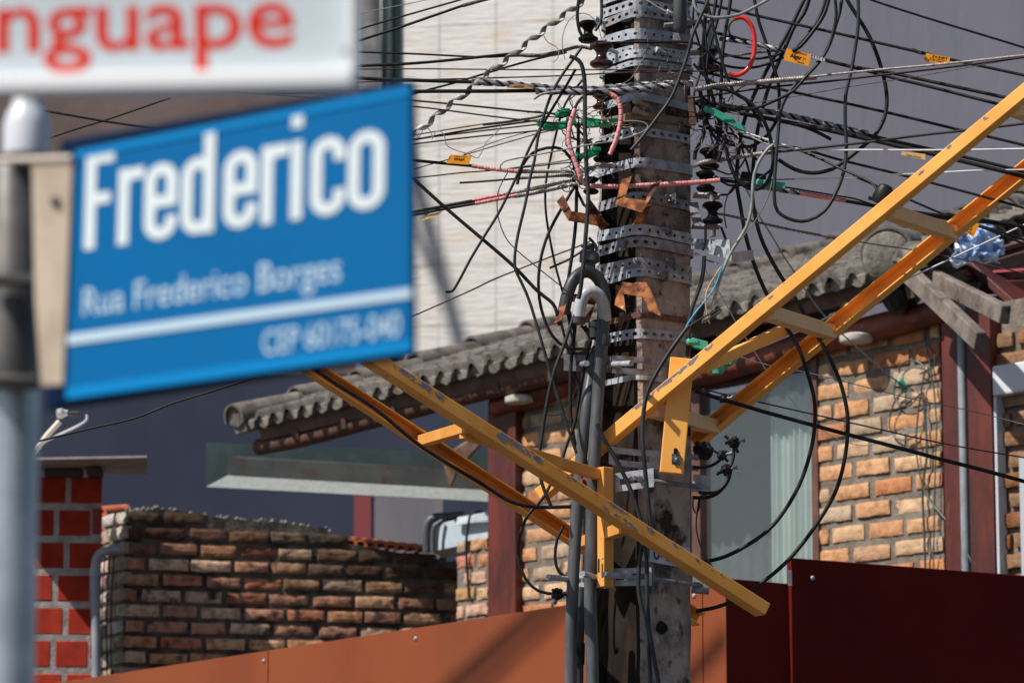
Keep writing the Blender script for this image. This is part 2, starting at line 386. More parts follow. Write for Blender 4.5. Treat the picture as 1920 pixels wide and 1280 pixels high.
wood_b = mat('brown_board', (.15,.085,.06), (.09,.05,.035), .75, scale=8, bump=.002, bscale=40)
grey_w = mat('weathered_timber', (.22,.185,.155), (.12,.095,.08), .85, scale=9, bump=.003, bscale=50, spots=[((.04,.03,.025), 12, .6,.7)])
def hbox(xa, xb, z0, z1, out, th, m, name, bev=.008, pl=HP, parent=None, smooth=0):
    q = shift(pl, out); a = hit(xa, 900, q); b = hit(xb, 900, q); mb = MB()
    mb.slab([V((a.x,a.y,z0)), V((b.x,b.y,z0)), V((b.x,b.y,z1)), V((a.x,a.y,z1))], -HN*th)
    return mk(name, mb, m, parent or house, bevel=bev, smooth=smooth)
hbox(914, 966, 0, hit(940,755,HP).z, .06, .2, wood, 'post')
hbox(1769, 1800, 0, hit(1780,560,HP).z, .05, .16, wood, 'post')
hbox(1816, 1862, 0, hit(1840,575,HP).z, .05, .16, wood, 'post')
mb = MB(); q = shift(HP,.03); a = hit(1808, 900, q); mb.tube([V((a.x,a.y,0)), V((a.x,a.y,hit(1808,560,q).z))], .022, 12); mk('conduit', mb, mat('grey_pvc', (.3,.33,.36), (.2,.22,.25), .5), house)
# interior: closed back wall, floor-to-top, behind the openings
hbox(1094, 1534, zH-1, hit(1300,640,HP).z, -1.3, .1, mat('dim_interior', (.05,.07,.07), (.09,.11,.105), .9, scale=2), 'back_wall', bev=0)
hbox(1862, 2050, zH-1, hit(1900,560,HP).z, -.02, .1, mortar, 'wall', bev=0)
# window
win = empty('window', V((0,0,0)), 'x', 'x'); del win['label']; del win['category']; win.parent = house; win.location = -house.location; ORG[win.name] = V((0,0,0))
frm = mat('brown_frame', (.16,.07,.05), (.1,.045,.035), .6, scale=10)
zt_ = hit(1400, 735, HP).z
hbox(1521, 1533, zH, zt_+.25, .02, .08, frm, 'frame', parent=win, bev=.003)
hbox(1296, 1312, zH, zt_+.05, .02, .08, frm, 'frame', parent=win, bev=.003)
hbox(1092, 1533, zt_+.06, zt_+.36, .0, .1, wood, 'lintel', parent=win, bev=.004)
gl = bpy.data.materials.new('window_glass'); gl.use_nodes = True; t = gl.node_tree
t.nodes.remove(t.nodes['Principled BSDF']); tr = t.nodes.new('ShaderNodeBsdfTransparent'); tr.inputs[0].default_value = (.78,.83,.82,1); gs = t.nodes.new('ShaderNodeBsdfGlossy'); gs.inputs['Roughness'].default_value = .03
df = t.nodes.new('ShaderNodeBsdfDiffuse'); df.inputs[0].default_value = (.24,.27,.26,1)
mx = t.nodes.new('ShaderNodeMixShader'); mx.inputs[0].default_value = .18; mx2 = t.nodes.new('ShaderNodeMixShader'); mx2.inputs[0].default_value = .15
t.links.new(tr.outputs[0], mx.inputs[1]); t.links.new(gs.outputs[0], mx.inputs[2]); t.links.new(mx.outputs[0], mx2.inputs[1]); t.links.new(df.outputs[0], mx2.inputs[2])
t.links.new(mx2.outputs[0], t.nodes['Material Output'].inputs[0])
def pane(xa, xb, out, nm='pane', par=None):
    q = shift(HP, out); a = hit(xa, 900, q); b = hit(xb, 900, q); mb = MB()
    mb.add([V((a.x,a.y,zH)), V((b.x,b.y,zH)), V((b.x,b.y,zt_+.08)), V((a.x,a.y,zt_+.08))], [(0,1,2,3)]); mk(nm, mb, gl, par or win, smooth=0)
pane(1312, 1521, -.02)
def curtain(xa, xb, out, za, zb, amp, m, name, nw=14):
    q = shift(HP, out); a = hit(xa, 900, q); b = hit(xb, 900, q); a.z = b.z = 0; mb = MB(); n = 120; vs = []
    for j in range(9):
        for i in range(n+1):
            s = i/n; t_ = j/8
            ph = s*nw*2*math.pi+1.2*noise.noise(V((s*4, t_*.6, 3)))
            x_ = a.lerp(b, s*(1-.06*t_))
            vs.append(x_+HN*(amp*math.sin(ph)*(.6+.5*noise.noise(V((s*5,1,0)))))+V((0,0,zb+(za-zb)*t_)))
    mb.add(vs, [(j*(n+1)+i, j*(n+1)+i+1, (j+1)*(n+1)+i+1, (j+1)*(n+1)+i) for j in range(8) for i in range(n)])
    return mk(name, mb, m, win, smooth=80)
cur = mat('pale_green_curtain', (.74,.80,.76), (.68,.74,.70), .85, scale=8)
curtain(1448, 1545, -.16, zH, zt_+.1, .022, cur, 'curtain', 9)
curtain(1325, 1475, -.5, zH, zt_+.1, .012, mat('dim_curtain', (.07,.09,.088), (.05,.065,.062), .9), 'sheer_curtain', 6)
# right-hand window beyond the post
hbox(1864, 2050, hit(1880,745,HP).z, hit(1880,688,HP).z, .06, .12, mat('white_pvc', (.62,.64,.68), None, .4), 'window_head', bev=.01)
hbox(1866, 1871, zH, hit(1880,745,HP).z, .05, .06, mat('white_pvc_bar', (.5,.55,.6), None, .4), 'window_bar', bev=.002)
hbox(1911, 1935, zH, hit(1880,865,HP).z, .05, .05, mat('grey_glazing', (.42,.46,.5), None, .4), 'window_bar', bev=.002)
random.seed(5)
a = hit(1872, 900, HP); bw = brickwall(a, HU, HN, .45, zH, hit(1890,620,HP).z, .21, .064, .03, lambda p: True, lambda r,s,O: tuple(x*.45 for x in random.choice(HT)), proud=.008)  # brick tones darkened for shade, standing for bricks seen in the glass
mk('shaded_bricks', bw, brickm, house, smooth=50)
# wall plate logs
def log(pts, r, m, name, pl, wob=.12, parent=None):
    P3 = spline([hit(x, y, pl) for x, y in pts], .08); rr = [r*(1+wob*noise.noise(p*2.3)) for p in P3]
    mb = MB(); mb.tube(P3, r, 16, rr=rr); return mk(name, mb, m, parent or house, smooth=50)
log([(930,762),(1000,742),(1100,712),(1300,702),(1540,640),(1775,580)], .062, wood_l, 'wall_plate', shift(HP,.05))
log([(486,838),(560,825),(665,797),(800,762),(1000,712),(1110,685),(1300,640)], .045, mat('brown_log', (.11,.045,.03), (.07,.03,.02), .75, scale=9, bump=.004, bscale=40, spots=[((.2,.09,.05), 9, .6, .7)]), 'purlin', shift(HP,.16))
# --- roof
OV = .30; EP = shift(HP, OV)
E0 = hit(458, 790, EP); E1 = hit(1640, 507, EP); EU = (E1-E0); SL = EU.length; EU.normalize()
PHI = math.radians(18.5); UP = (-HN*math.cos(PHI)+V((0,0,math.sin(PHI)))); NR = EU.cross(UP).normalized(); NR = NR if NR.z > 0 else -NR
TL = 5.6; PER = .13; AMP = .028
tile = mat('lichen_grey_clay', (.19,.168,.145), (.11,.096,.085), .95, scale=9, bump=.005, bscale=60, detail=10, spots=[((.28,.25,.22), 16, .6,.72),((.04,.034,.03), 7, .54,.66)])
mort_l = mat('pale_mortar', (.27,.245,.21), (.15,.135,.118), .95, scale=20, bump=.006, bscale=60, detail=10)
rf = empty('roof', V((0,0,0)), 'x', 'x'); del rf['label']; del rf['category']; rf.parent = house; rf.location = -house.location; ORG[rf.name] = V((0,0,0))
def wv(a): return AMP*math.cos(2*math.pi*a/PER)
mb = MB(); CL = .37; k = 0; NA = int(SL/PER*10)
while k*CL < TL:
    for part in range(1):
        t0, t1 = k*CL-.03*(k > 0), min((k+1)*CL, TL); vs = []; random.seed(k); sh = [random.uniform(-.012,.012) for _ in range(200)]; hh = [random.uniform(-.004,.006) for _ in range(200)]
        for row, (t, h) in enumerate(((0,-.012),(0,.018),(.5,.012),(1,.0))):
            for i in range(NA+1):
                a = SL*i/NA; lim = SL-max(0, t0)*.75; a = min(a, lim); c = int(a/PER+.5)
                tt = t0+(t1-t0)*t+(sh[c % 200] if row < 2 else 0)
                vs.append(E0+EU*a+UP*tt+NR*(wv(a)+h+hh[c % 200]))
        n = NA+1; mb.add(vs, [(r*n+i, r*n+i+1, (r+1)*n+i+1, (r+1)*n+i) for r in range(3) for i in range(NA)])
    k += 1
mk('tiles', mb, tile, rf, smooth=45)
mb = MB(); vs = []; n = NA+1
for row in range(3):
    for i in range(n):
        a = SL*i/NA; c = wv(a)
        h = (c-.014, -.046+.010*math.cos(2*math.pi*a/PER+2.8)+noise.noise(V((a*9,0,0)))*.012, -.05)[row]
        vs.append(E0+EU*a+UP*(.018 if row < 2 else .3)+NR*h+UP*noise.noise(V((a*30, row, 0)))*.006)
mb.add(vs, [(r*n+i, r*n+i+1, (r+1)*n+i+1, (r+1)*n+i) for r in range(2) for i in range(NA)])
mk('eave_mortar', mb, mort_l, rf, smooth=45)
# mortar webs between the tile mouths
mb = MB(); a = PER/2
while a < SL:
    b_ = E0+EU*a+UP*(-.006)
    mb.add([b_+EU*(-.034)+NR*(-.002), b_+EU*(.034)+NR*(-.002), b_+EU*.014+NR*(-.05)+UP*-.006, b_+EU*(-.012)+NR*(-.052)+UP*-.006,
            b_+EU*(-.034)+NR*(-.002)+UP*.05, b_+EU*(.034)+NR*(-.002)+UP*.05, b_+EU*.014+NR*(-.05)+UP*.05, b_+EU*(-.012)+NR*(-.052)+UP*.05], [(0,1,2,3),(0,4,5,1),(1,5,6,2),(2,6,7,3),(3,7,4,0)])
    a += PER
mk('pan_tile_ends', mb, mort_l, rf, bevel=.004)
def halfpipe(mb, p0, p1, r0, r1, up, th=.014, seg=14, arc=math.pi*1.0, fill=False):
    d = (p1-p0).normalized(); sx = d.cross(up).normalized(); u = sx.cross(d)
    vs = []
    for p, r in ((p0, r0), (p1, r1)):
        for k in range(seg+1):
            a = math.pi/2+arc*(k/seg-.5); vs.append(p+sx*math.cos(a)*r+u*math.sin(a)*r)
        for k in range(seg+1):
            a = math.pi/2+arc*(k/seg-.5); vs.append(p+sx*math.cos(a)*(r-th)+u*math.sin(a)*(r-th))
    m = seg+1; fs = []
    for k in range(seg):
        fs += [(k, k+1, 2*m+k+1, 2*m+k), (m+k, 3*m+k, 3*m+k+1, m+k+1), (k, m+k, m+k+1, k+1), (2*m+k, 2*m+k+1, 3*m+k+1, 3*m+k)]
    fs += [(0, 2*m, 3*m, m), (seg, m+seg, 3*m+seg, 2*m+seg)]
    mb.add(vs, fs)
    if fill:
        mb.add([p0+d*.02+sx*math.cos(math.pi/2+arc*(k/seg-.5))*(r0-th*.7)+u*math.sin(math.pi/2+arc*(k/seg-.5))*(r0-th*.7)+d*noise.noise(p0*30+V((k,0,0)))*.01 for k in range(seg+1)]+[p0+d*.02-u*.05], [(k, k+1, seg+1) for k in range(seg)]+[(seg,0,seg+1)])
mb = MB(); s = -.03; i = 0
while s < TL:
    L = .47; o = E0-EU*.05+NR*.005
    random.seed(i); j = random.uniform(-.01,.01)
    halfpipe(mb, o+UP*s+NR*.024, o+UP*(s+L+.05)-NR*.004+EU*j, .088, .078, NR, fill=(i == 0), arc=math.pi*1.15)
    s += L; i += 1
mk('rake_tiles', mb, tile, rf, smooth=45)
mb = MB(); mb.beam(E0-EU*.05-UP*.0-NR*.03, E0-EU*.05+UP*TL-NR*.03, .12, .07, NR); mk('rake_mortar', mb, mort_l, rf, bevel=.01)
# hip towards the right with the big round end
HD = (UP-EU*.12).normalized(); hc = hit(1664, 480, EP)
mb = MB(); o = hc; s = 0; i = 0
hipdir = V((.34,.93,.27)).normalized()
while i < 9:
    halfpipe(mb, o+hipdir*s+V((0,0,.012)), o+hipdir*(s+.48)-V((0,0,.012)), .13 if i == 0 else .115, .105, V((0,0,1)), fill=(i == 0), arc=math.pi*(1.35 if i == 0 else 1.1), seg=20)
    s += .42; i += 1
mk('hip_tiles', mb, tile, rf, smooth=45)
mb = MB(); mb.lathe(hc-hipdir*.03+V((0,0,-.004)), [(.03,-.012),(.09,-.006),(.117,.01),(.119,.05)], hipdir, 26); mk('hip_end', mb, mort_l, rf, smooth=50)
# right-hand roof slope (falls towards the right street): rounded cover tiles stepping down
mb = MB(); rd = V((.84,.54,0)); dn = V((.54,-.84,-.28)).normalized()
for i in range(14):
    b0 = o+hipdir*(.12+i*.30)+V((0,0,-.02)); 
    for kk in range(1):
        a_ = b0+dn*(kk*.3-.0); halfpipe(mb, a_+dn*.34, a_-V((0,0,.015)), .11, .10, V((0,0,1)), arc=math.pi)
    c_ = b0+rd*.13-V((0,0,.07))
    for kk in range(1): halfpipe(mb, c_+dn*(kk*.3+.32), c_+dn*(kk*.36), .075, .08, V((0,0,-1)), arc=math.pi*.9)
mk('side_tiles', mb, tile, rf, smooth=45)
# fascia, soffit
mb = MB(); mb.beam(E0+UP*.07-NR*.083+EU*.04, E1+UP*.07-NR*.083-EU*.05, .035, .095, NR); mk('fascia', mb, wood_b, house, bevel=.004)
mb = MB(); mb.slab([E0+UP*.1-NR*.07, E1+UP*.1-NR*.07, E1+UP*2.2-NR*.07, E0+UP*3.5-NR*.07], -NR*.02); mk('soffit', mb, wood_b, house, smooth=0)
mb = MB()
for i in range(12):
    p = E0+EU*(.35+i*.42)-NR*.14; mb.beam(p+UP*.04, p+UP*2.0, .05, .06, NR)
mk('rafters', mb, wood_b, house, bevel=.004)
# timber on the right corner
def timber(x0, y0, Ya, x1, y1, Yb, w_, h_, m, name, up=V((0,0,1))):
    mb = MB(); mb.beam(W(x0,y0,Ya), W(x1,y1,Yb), w_, h_, up); return mk(name, mb, m, house, bevel=.006)
timber(1690, 500, 17.6, 1838, 640, 16.6, .05, .085, grey_w, 'strut')
timber(1745, 520, 17.6, 1885, 590, 16.7, .05, .085, grey_w, 'strut')
timber(1745, 518, 17.9, 2050, 500, 18.5, .03, .07, wood_b, 'fascia')
timber(1750, 545, 17.8, 2050, 530, 18.4, .03, .06, wood_l, 'board')
timber(1755, 575, 17.8, 2050, 560, 18.4, .05, .07, wood_l, 'board')
timber(1760, 610, 17.9, 2050, 640, 18.6, .05, .07, wood, 'board')
timber(1870, 500, 18.3, 2050, 660, 18.0, .8, .04, wood, 'soffit')
mb = MB(); mb.slab([W(1810,515,17.9), W(2010,500,18.4), W(2010,478,18.6), W(1850,486,18.2)], V((0,.02,.0))); mk('flashing_board', mb, mat('faded_red_board', (.42,.07,.08), (.34,.06,.07), .7, scale=6), house, smooth=0)
for x_, y_, yy in ((975,745,HP),(1605,630,HP)):
    pl = shift(HP,.12); c = hit(x_, y_, pl); mb = MB(); mb.lathe(c, [(.02,-.035),(.075,-.03),(.08,-.02),(.08,0),(.05,.012)], V((0,0,1))); mk('soffit_lamp', mb, mat('white_fitting', (.6,.56,.5), None, .4), house)
mb = MB(); c = hit(1672, 565, shift(HP,.2)); mb.lathe(c, [(.055,0),(.075,.02),(.07,.14),(.05,.2)], (HN+V((0,0,-.5)))*-1); mk('floodlight', mb, M['black'], house)
# blue plastic
mb = MB(); pts = []; n = 22
for j in range(n+1):
    for i in range(n+1):
        s, t_ = i/n, j/n; p = W(1792+82*s, 425+72*t_, 17.1+.1*s); q_ = noise.noise_vector(V((s*4, t_*4, 1)))*.035+noise.noise_vector(V((s*11, t_*11, 2)))*.016; q_.y *= 2.5
        pts.append(p+q_)
mb.add(pts, [(j*(n+1)+i, j*(n+1)+i+1, (j+1)*(n+1)+i+1, (j+1)*(n+1)+i) for j in range(n) for i in range(n)])
pm = mat('blue_plastic_film', (.25,.42,.75), (.6,.72,.9), .15, scale=12, coat=.8, th=(.45,.55))
mk('plastic_sheet', mb, pm, label='crumpled blue plastic sheet stuffed under the roof tiles, far right', cat='plastic sheet', smooth=15, solid=.002)
# cables on the brick panel
wires = MB(); q = shift(HP, .035)
def hw(pts, r, m, label, nm='house_wire'):
    mb = MB(); mb.tube(spline([hit(x, y, q) for x, y in pts], .03), r, 6); mk(nm, mb, m, label=label, cat='wire', group='wires hanging down the house brick panel')
hw([(1729,575),(1733,630),(1735,640),(1752,665),(1750,690),(1735,695),(1728,730),(1722,770),(1718,830),(1723,880),(1738,930),(1770,970),(1800,1010),(1832,1075)], .0042, M['green_d'], 'dark green wire down the brick panel swinging right to the red post')
hw([(1733,632),(1745,690),(1752,740),(1756,800),(1754,860),(1752,960),(1750,1070)], .0035, M['green_d'], 'straight thin green wire down the right edge of the brick panel')
hw([(1686,700),(1688,685),(1705,676),(1725,680),(1735,695),(1725,700)], .0042, M['green_d'], 'small curl of green wire on the upper bricks')
hw([(1680,710),(1676,740),(1685,758),(1705,760),(1720,745),(1722,735),(1700,732),(1680,748),(1670,775),(1668,800),(1678,820),(1700,825),(1718,815)], .0042, M['green_d'], 'looped green wire hanging in the middle of the brick panel')
hw([(1730,735),(1735,790),(1738,850),(1730,920),(1733,1000),(1735,1075)], .0058, M['green_d'], 'twisted thick green wire hanging near the panel edge')
mb = MB(); mb.lathe(hit(1682,712,q), [(.008,0),(.018,.01),(.018,.05),(.008,.06)], V((.6,.1,-.4)), 10); mk('wire_clip', mb, M['teal'], label='little green plug hanging on the brick panel wires', cat='connector')

# ------------------------------------------------------------------ hoarding
HLp = plane(1360, 1085, 15.0, -1.54); HRp = plane(1360, 1085, 15.0, .593)
hm = mat('brown_red_sheet', (.245,.062,.021), (.215,.052,.018), .5, spec=.2, scale=1.5, bump=.0006, bscale=6, spots=[((.17,.05,.024), 1.1, .5,.75),((.30,.13,.075), 45, .72,.8)], stretch=(1,1,.6))
hm2 = mat('shaded_brown_red_sheet', (.12,.011,.008), (.10,.009,.007), .6, spec=.05, scale=1.5, bump=.0006, bscale=6)  # same hoarding sheet, with its shaded side's darkness put into the colour
def tz(x, pl, pts):
    for (xa,ya),(xb,yb) in zip(pts, pts[1:]):
        if xa <= x <= xb: return hit(x, ya+(yb-ya)*(x-xa)/(xb-xa), pl)
def sheet(xa, xb, pl, tops, m, label, out=0):
    pl = shift(pl, out); a = tz(xa, pl, tops); b = tz(xb, pl, tops); mb = MB(); mb.slab([V((a.x,a.y,0)), V((b.x,b.y,0)), b, a], -pl[1]*.03)
    r_ = mk('hoarding_panel', mb, m, label=label, cat='panel', group='sheets of the site hoarding', smooth=0, bevel=.002)
    return r_
LT = [(-400,1352),(100,1280),(1065,1133),(1400,1080)]
zz = lambda x: 1280-(x-100)*.1523
LT = [(-700, zz(-700)), (1400, zz(1400))]
def rivets(root, pts, pl):
    for x, y in pts:
        mb = MB(); mb.lathe(hit(x, y, shift(pl,.0)), [(.0095,0),(.0095,.004),(.005,.008)], pl[1], 12); mk('rivet', mb, M['galv'], root)
r = sheet(-60, 502, HLp, LT, hm, 'leftmost brown red hoarding sheet below the old garden wall'); rivets(r, [(495,1238)], HLp)
r = sheet(503.5, 1064, HLp, LT, hm, 'wide brown red hoarding sheet left of the pole, crossed by diagonal shadows'); rivets(r, [(780,1196)], HLp)
r = sheet(1065.5, 1316, HLp, LT, hm, 'brown red hoarding sheet mostly hidden behind the concrete pole'); rivets(r, [(1302,1116)], HLp)
r = sheet(1317.5, 1360, HLp, LT, hm, 'narrow brown red hoarding strip right of the pole at the corner')
RT = [(1300,1078),(1482,1094)]; RT2 = [(1483,1045),(2300,1107)]
r = sheet(1361, 1481, HRp, RT, hm2, 'low shade darkened hoarding sheet behind the arm tip')
r = sheet(1483, 1980, HRp, RT2, hm2, 'tall shade darkened hoarding sheet in the lower right corner', .02); rivets(r, [(1523,1083)], shift(HRp,.02))
mb = MB(); mb.box(hit(1481, 1083, shift(HRp,.03)), (.015,.01,.06)); mk('hinge', mb, M['galv_d'], r)

# ------------------------------------------------------------------ garden wall, red block wall and things left of the house
GP = plane(234, 1100, 21, .30); GN = GP[1]; GU = udir(GP)
def gtop(x):
    pts = [(225,957),(310,951),(345,962),(500,976),(615,988),(621,1002),(640,1014),(860,1053)]
    for (xa,ya),(xb,yb) in zip(pts, pts[1:]):
        if xa <= x <= xb: return ya+(yb-ya)*(x-xa)/(xb-xa)
    return 957 if x < 225 else 1055
gw = empty('garden_wall', V((hit(550,1100,GP).x, hit(550,1100,GP).y, 0)), 'old mould blackened brick garden wall left of the house', 'wall')
a = hit(236, 1100, GP); b = hit(858, 1100, GP); L = (b-a).length
mo = MB(); pts = []; 
for x_ in (236, 310, 400, 500, 612, 624, 645, 750, 857): pts.append(hit(x_, gtop(x_)+2, GP))
mo.slab([V((a.x,a.y,0))]+[V((b.x,b.y,0))]+pts[::-1], -GN*.16); wl = mk('wall', mo, mortar_d, gw, smooth=0)
def tone_g(r, s, O):
    x_, y_ = proj(O); d = (y_-gtop(x_))/150; m_ = max(0, min(1, d+noise.noise(V((s*1.6, r*.5, 4)))*.8+random.uniform(-.25,.25)-.1))
    c = random.choice([(.60,.29,.15),(.66,.38,.21),(.54,.21,.11),(.68,.46,.3),(.5,.25,.16)]); k = .17+1.08*m_
    return tuple(x*k for x in c)
random.seed(11)
bw = brickwall(a, GU, GN, L, 1.0, hit(300,945,GP).z+.05, .215, .06, .026, lambda p: p[1] > gtop(p[0])+6, tone_g, rough=.006)
mk('bricks', bw, brickd, wl, smooth=50)
# rough coping crumbs
mb = MB(); random.seed(4)
for i in range(90):
    x_ = random.uniform(232, 860); p = hit(x_, gtop(x_)+random.uniform(-2,3), shift(GP,-random.uniform(0,.12))); s_ = random.uniform(.006,.016)
    mb.lathe(p, [(s_*.3,-s_),(s_,-s_*.3),(s_*.9,s_*.3),(s_*.3,s_*.7)], V((random.uniform(-.4,.4),0,1)), 6)
mk('coping', mb, mort_l, gw, smooth=0)
# lit left end of that wall
GE = (hit(236, 1100, GP), V((-.86,-.51,0)).normalized()); eu = udir(GE)
random.seed(2); e0 = GE[0]-eu*.30
mo = MB(); top = hit(236, 958, GP).z; mo.slab([V((e0.x,e0.y,0)), V((GE[0].x,GE[0].y,0)), V((GE[0].x,GE[0].y,top)), V((e0.x,e0.y,top))], -GE[1]*.1); we = mk('end_wall', mo, mortar, gw, smooth=0)
bw = brickwall(e0, eu, GE[1], .31, 1.0, top-.02, .21, .062, .024, lambda p: True, lambda r,s,O: tuple(x*random.uniform(.9,1.1) for x in random.choice([(.5,.42,.34),(.62,.55,.46),(.5,.36,.26)])), rough=.012, proud=.02)
mk('bricks', bw, brickm, we, smooth=50)
# red hollow block wall
RP = plane(120, 1100, 20.6, .1); RN = RP[1]; RU = udir(RP)
rw_ = empty('block_wall', V((hit(60,1100,RP).x, hit(60,1100,RP).y, 0)), 'red hollow block wall with grey mortar at the far left', 'wall')
a = hit(-80, 1100, RP); b = hit(188, 1100, RP); b2 = hit(166, 1100, RP); top = hit(120, 893, RP).z
mo = MB(); mo.slab([V((a.x,a.y,0)), V((b.x,b.y,0)), V((b.x,b.y,top)), V((a.x,a.y,top))], -RN*.09)
for i in range(len(mo.v)): mo.v[i] = mo.v[i]-RN*.003
wl = mk('wall', mo, mat('grey_block_mortar', (.42,.38,.36), (.28,.24,.22), .95, scale=12, bump=.006, bscale=50), rw_, smooth=0)
def block_mat():
    m = mat('red_clay_block', (.52,.045,.017), (.38,.03,.013), .75, spec=.2, scale=7, spots=[((.42,.09,.05), 5, .6,.75)])
    t = m.node_tree; N = t.nodes; g = N.new('ShaderNodeNewGeometry'); wvn = N.new('ShaderNodeTexWave'); wvn.bands_direction = 'Z'; wvn.inputs['Scale'].default_value = 26; wvn.inputs['Distortion'].default_value = .6
    t.links.new(g.outputs['Position'], wvn.inputs[0]); bp = N.new('ShaderNodeBump'); bp.inputs['Distance'].default_value = .006; t.links.new(wvn.outputs['Fac'], bp.inputs['Height']); t.links.new(bp.outputs[0], N['Principled BSDF'].inputs['Normal']); return m
mb = MB(); random.seed(8); bh = .141; z = top-.004; r = 0; full = (b-a).length
while z > 1:
    s = full-(.0 if r % 2 == 0 else .06)
    if r % 2:      # open cells of a header block at the end
        pass
    while s > -.2:
        L = .172*random.uniform(.96,1.03); O = a+RU*(s-L); mb.slab([V((O.x,O.y,z-bh)), V(((O+RU*L).x,(O+RU*L).y,z-bh)), V(((O+RU*L).x,(O+RU*L).y,z)), V((O.x,O.y,z))], -RN*.06)
        s -= L+.028
    z -= bh+.036; r += 1
mk('blocks', mb, block_mat(), wl, bevel=.006)
mb = MB(); z = top-.004-bh-.026; 
while z > 1:
    e = b-RU*.045
    for i in range(4): mb.beam(V(((e+RU*(.002+i*.014)).x,(e).y+.0,z-bh))+RN*.0, V(((e+RU*(.002+i*.014)).x,e.y,z)), .004, .01, RU)
    for i in range(4): mb.beam(V((e.x,e.y,z-bh*(i+.5)/4)), V(((e+RU*.045).x,(e+RU*.045).y,z-bh*(i+.5)/4)), .012, .006)
    z -= 2*(bh+.026)
mk('open_cells', mb, mat('red_cell_wall', (.3,.03,.02), None, .8), wl, smooth=0)
# sheets lying on it
def plate(name, c4, th, m, label, cat, bev=.001):
    mb = MB(); mb.slab(c4, V((0,0,th))); return mk(name, mb, m, label=label, cat=cat, smooth=0, bevel=bev)
zc = top+.045
def atz(x, Y, z): p = W(x, 900, Y); return V((p.x, Y, z))
plate('cover_sheet', [atz(-60,20.4,zc+.006), atz(218,20.4,zc+.02), atz(218,20.75,zc+.03), atz(-60,20.75,zc)], .014, mat('white_sheet', (.75,.75,.73), None, .5), 'white board lying on top of the red block wall', 'board')
plate('corrugated_sheet', [atz(-60,20.2,zc-.018), atz(275,20.2,zc+.0), atz(275,20.9,zc+.01), atz(-60,20.9,zc-.008)], .012, mat('grey_fibre_sheet', (.4,.37,.35), (.3,.27,.25), .8, scale=10), 'grey cement sheet sticking out over the red block wall', 'board')
mb = MB(); c = atz(178,20.55,top-.005); mb.box(c+V((0,0,.02)), (.08,.12,.045)); c = atz(120,20.6,top-.005); mb.box(c+V((0,0,.02)), (.2,.1,.04)); mk('packing_block', mb, mat('dark_block', (.08,.06,.055), None, .9), label='small dark packing blocks under the grey sheet', cat='block', bevel=.005)
# orange tile pile between the walls
ot = mat('orange_clay_tile', (.62,.17,.06), (.5,.12,.045), .8, scale=14)
mb = MB(); random.seed(6)
for i in range(6):
    y_ = 962+i*13; halfpipe(mb, W(187, y_+4, 21.6+i*-.03), W(236, y_-2, 21.8-i*.03), .052, .046, V((0,0,1)), th=.01)
    halfpipe(mb, W(189, y_+9, 21.85+i*-.03), W(232, y_+5, 22.0-i*.03), .04, .035, V((0,0,1)), th=.01)
mk('roof_tiles', mb, ot, label='orange clay roof tiles stacked between block wall and garden wall', cat='roof tiles', smooth=45)
mb = MB()
for i in range(9):
    x_ = 638+i*19; y_ = 1017+i*2.0; halfpipe(mb, W(x_, y_+3, 21.4), W(x_+26, y_, 22.2), .04, .035, V((0,0,1)), th=.01)
mk('roof_tiles', mb, ot, label='orange clay roof tiles showing along the low right part of the garden wall', cat='roof tiles', smooth=45)
# grey down pipe
mb = MB(); mb.tube(path([(226,1030),(205,1031),(190,1036),(181,1048),(178,1070),(178,1100),(180,1180),(181,1300)], 20.55), .026, 12); mb.lathe(W(178,1077,20.55), [(.03,-.01),(.03,.03)]); mk('drain_pipe', mb, mat('grey_drain', (.22,.24,.28), (.3,.31,.34), .45), label='curved grey drain pipe between the red block wall and the garden wall', cat='pipe')
mb = MB()
for x_ in (193, 202, 210): mb.tube(path([(x_+4,1040),(x_,1100),(x_-2,1180),(x_-1,1290)], 21.0), .004, 6)
mk('hanging_wires', mb, M['black'], label='thin black wires hanging beside the grey drain pipe', cat='wire')
# gutter
gm = mat('galvanised_gutter', (.085,.09,.088), (.12,.125,.12), .6, .1, scale=5, bump=.001, bscale=60, spots=[((.13,.045,.025), 6, .57,.66)])
gt = empty('gutter', W(640, 930, 22.8), 'open galvanised metal gutter hanging under the left end of the roof', 'gutter')
mb = MB(); mb.slab([W(386,912,23.2), W(386,829,23.2), W(920,850,23.2), W(920,940,23.2)], V((0,.004,0))); mk('back_plate', mb, mat('shaded_zinc', (.045,.075,.078), (.03,.052,.056), .6, .2, scale=6), gt, smooth=0)  # inner fold's shade put into a darker zinc colour
mb = MB(); mb.slab([W(386,912,22.95), W(428,890,23.17), W(920,918,23.17), W(920,940,22.95)], V((0,.002,-.003))); mk('bottom_plate', mb, mat('sunlit_zinc', (.36,.385,.37), (.28,.305,.29), .5, .2, scale=30), gt, smooth=0)  # sunlight on the lower fold put into a paler zinc colour
mb = MB(); mb.slab([W(426,889,23.16), W(428,858,23.14), W(450,855,23.14), W(830,878,23.14), W(920,884,23.14), W(920,917,23.16)], V((0,-.004,0))); mk('front_lip', mb, gm, gt, smooth=0)
mb = MB(); mb.slab([W(828,856,22.7), W(845,915,22.7), W(860,880,22.7), W(905,830,22.7), W(880,822,22.7)], V((0,.05,0))); mk('broken_rafter', mb, mat('pale_splintered_wood', (.28,.17,.12), (.16,.09,.07), .85, scale=14), label='splintered brown rafter end beside the red post', cat='timber', bevel=.01)
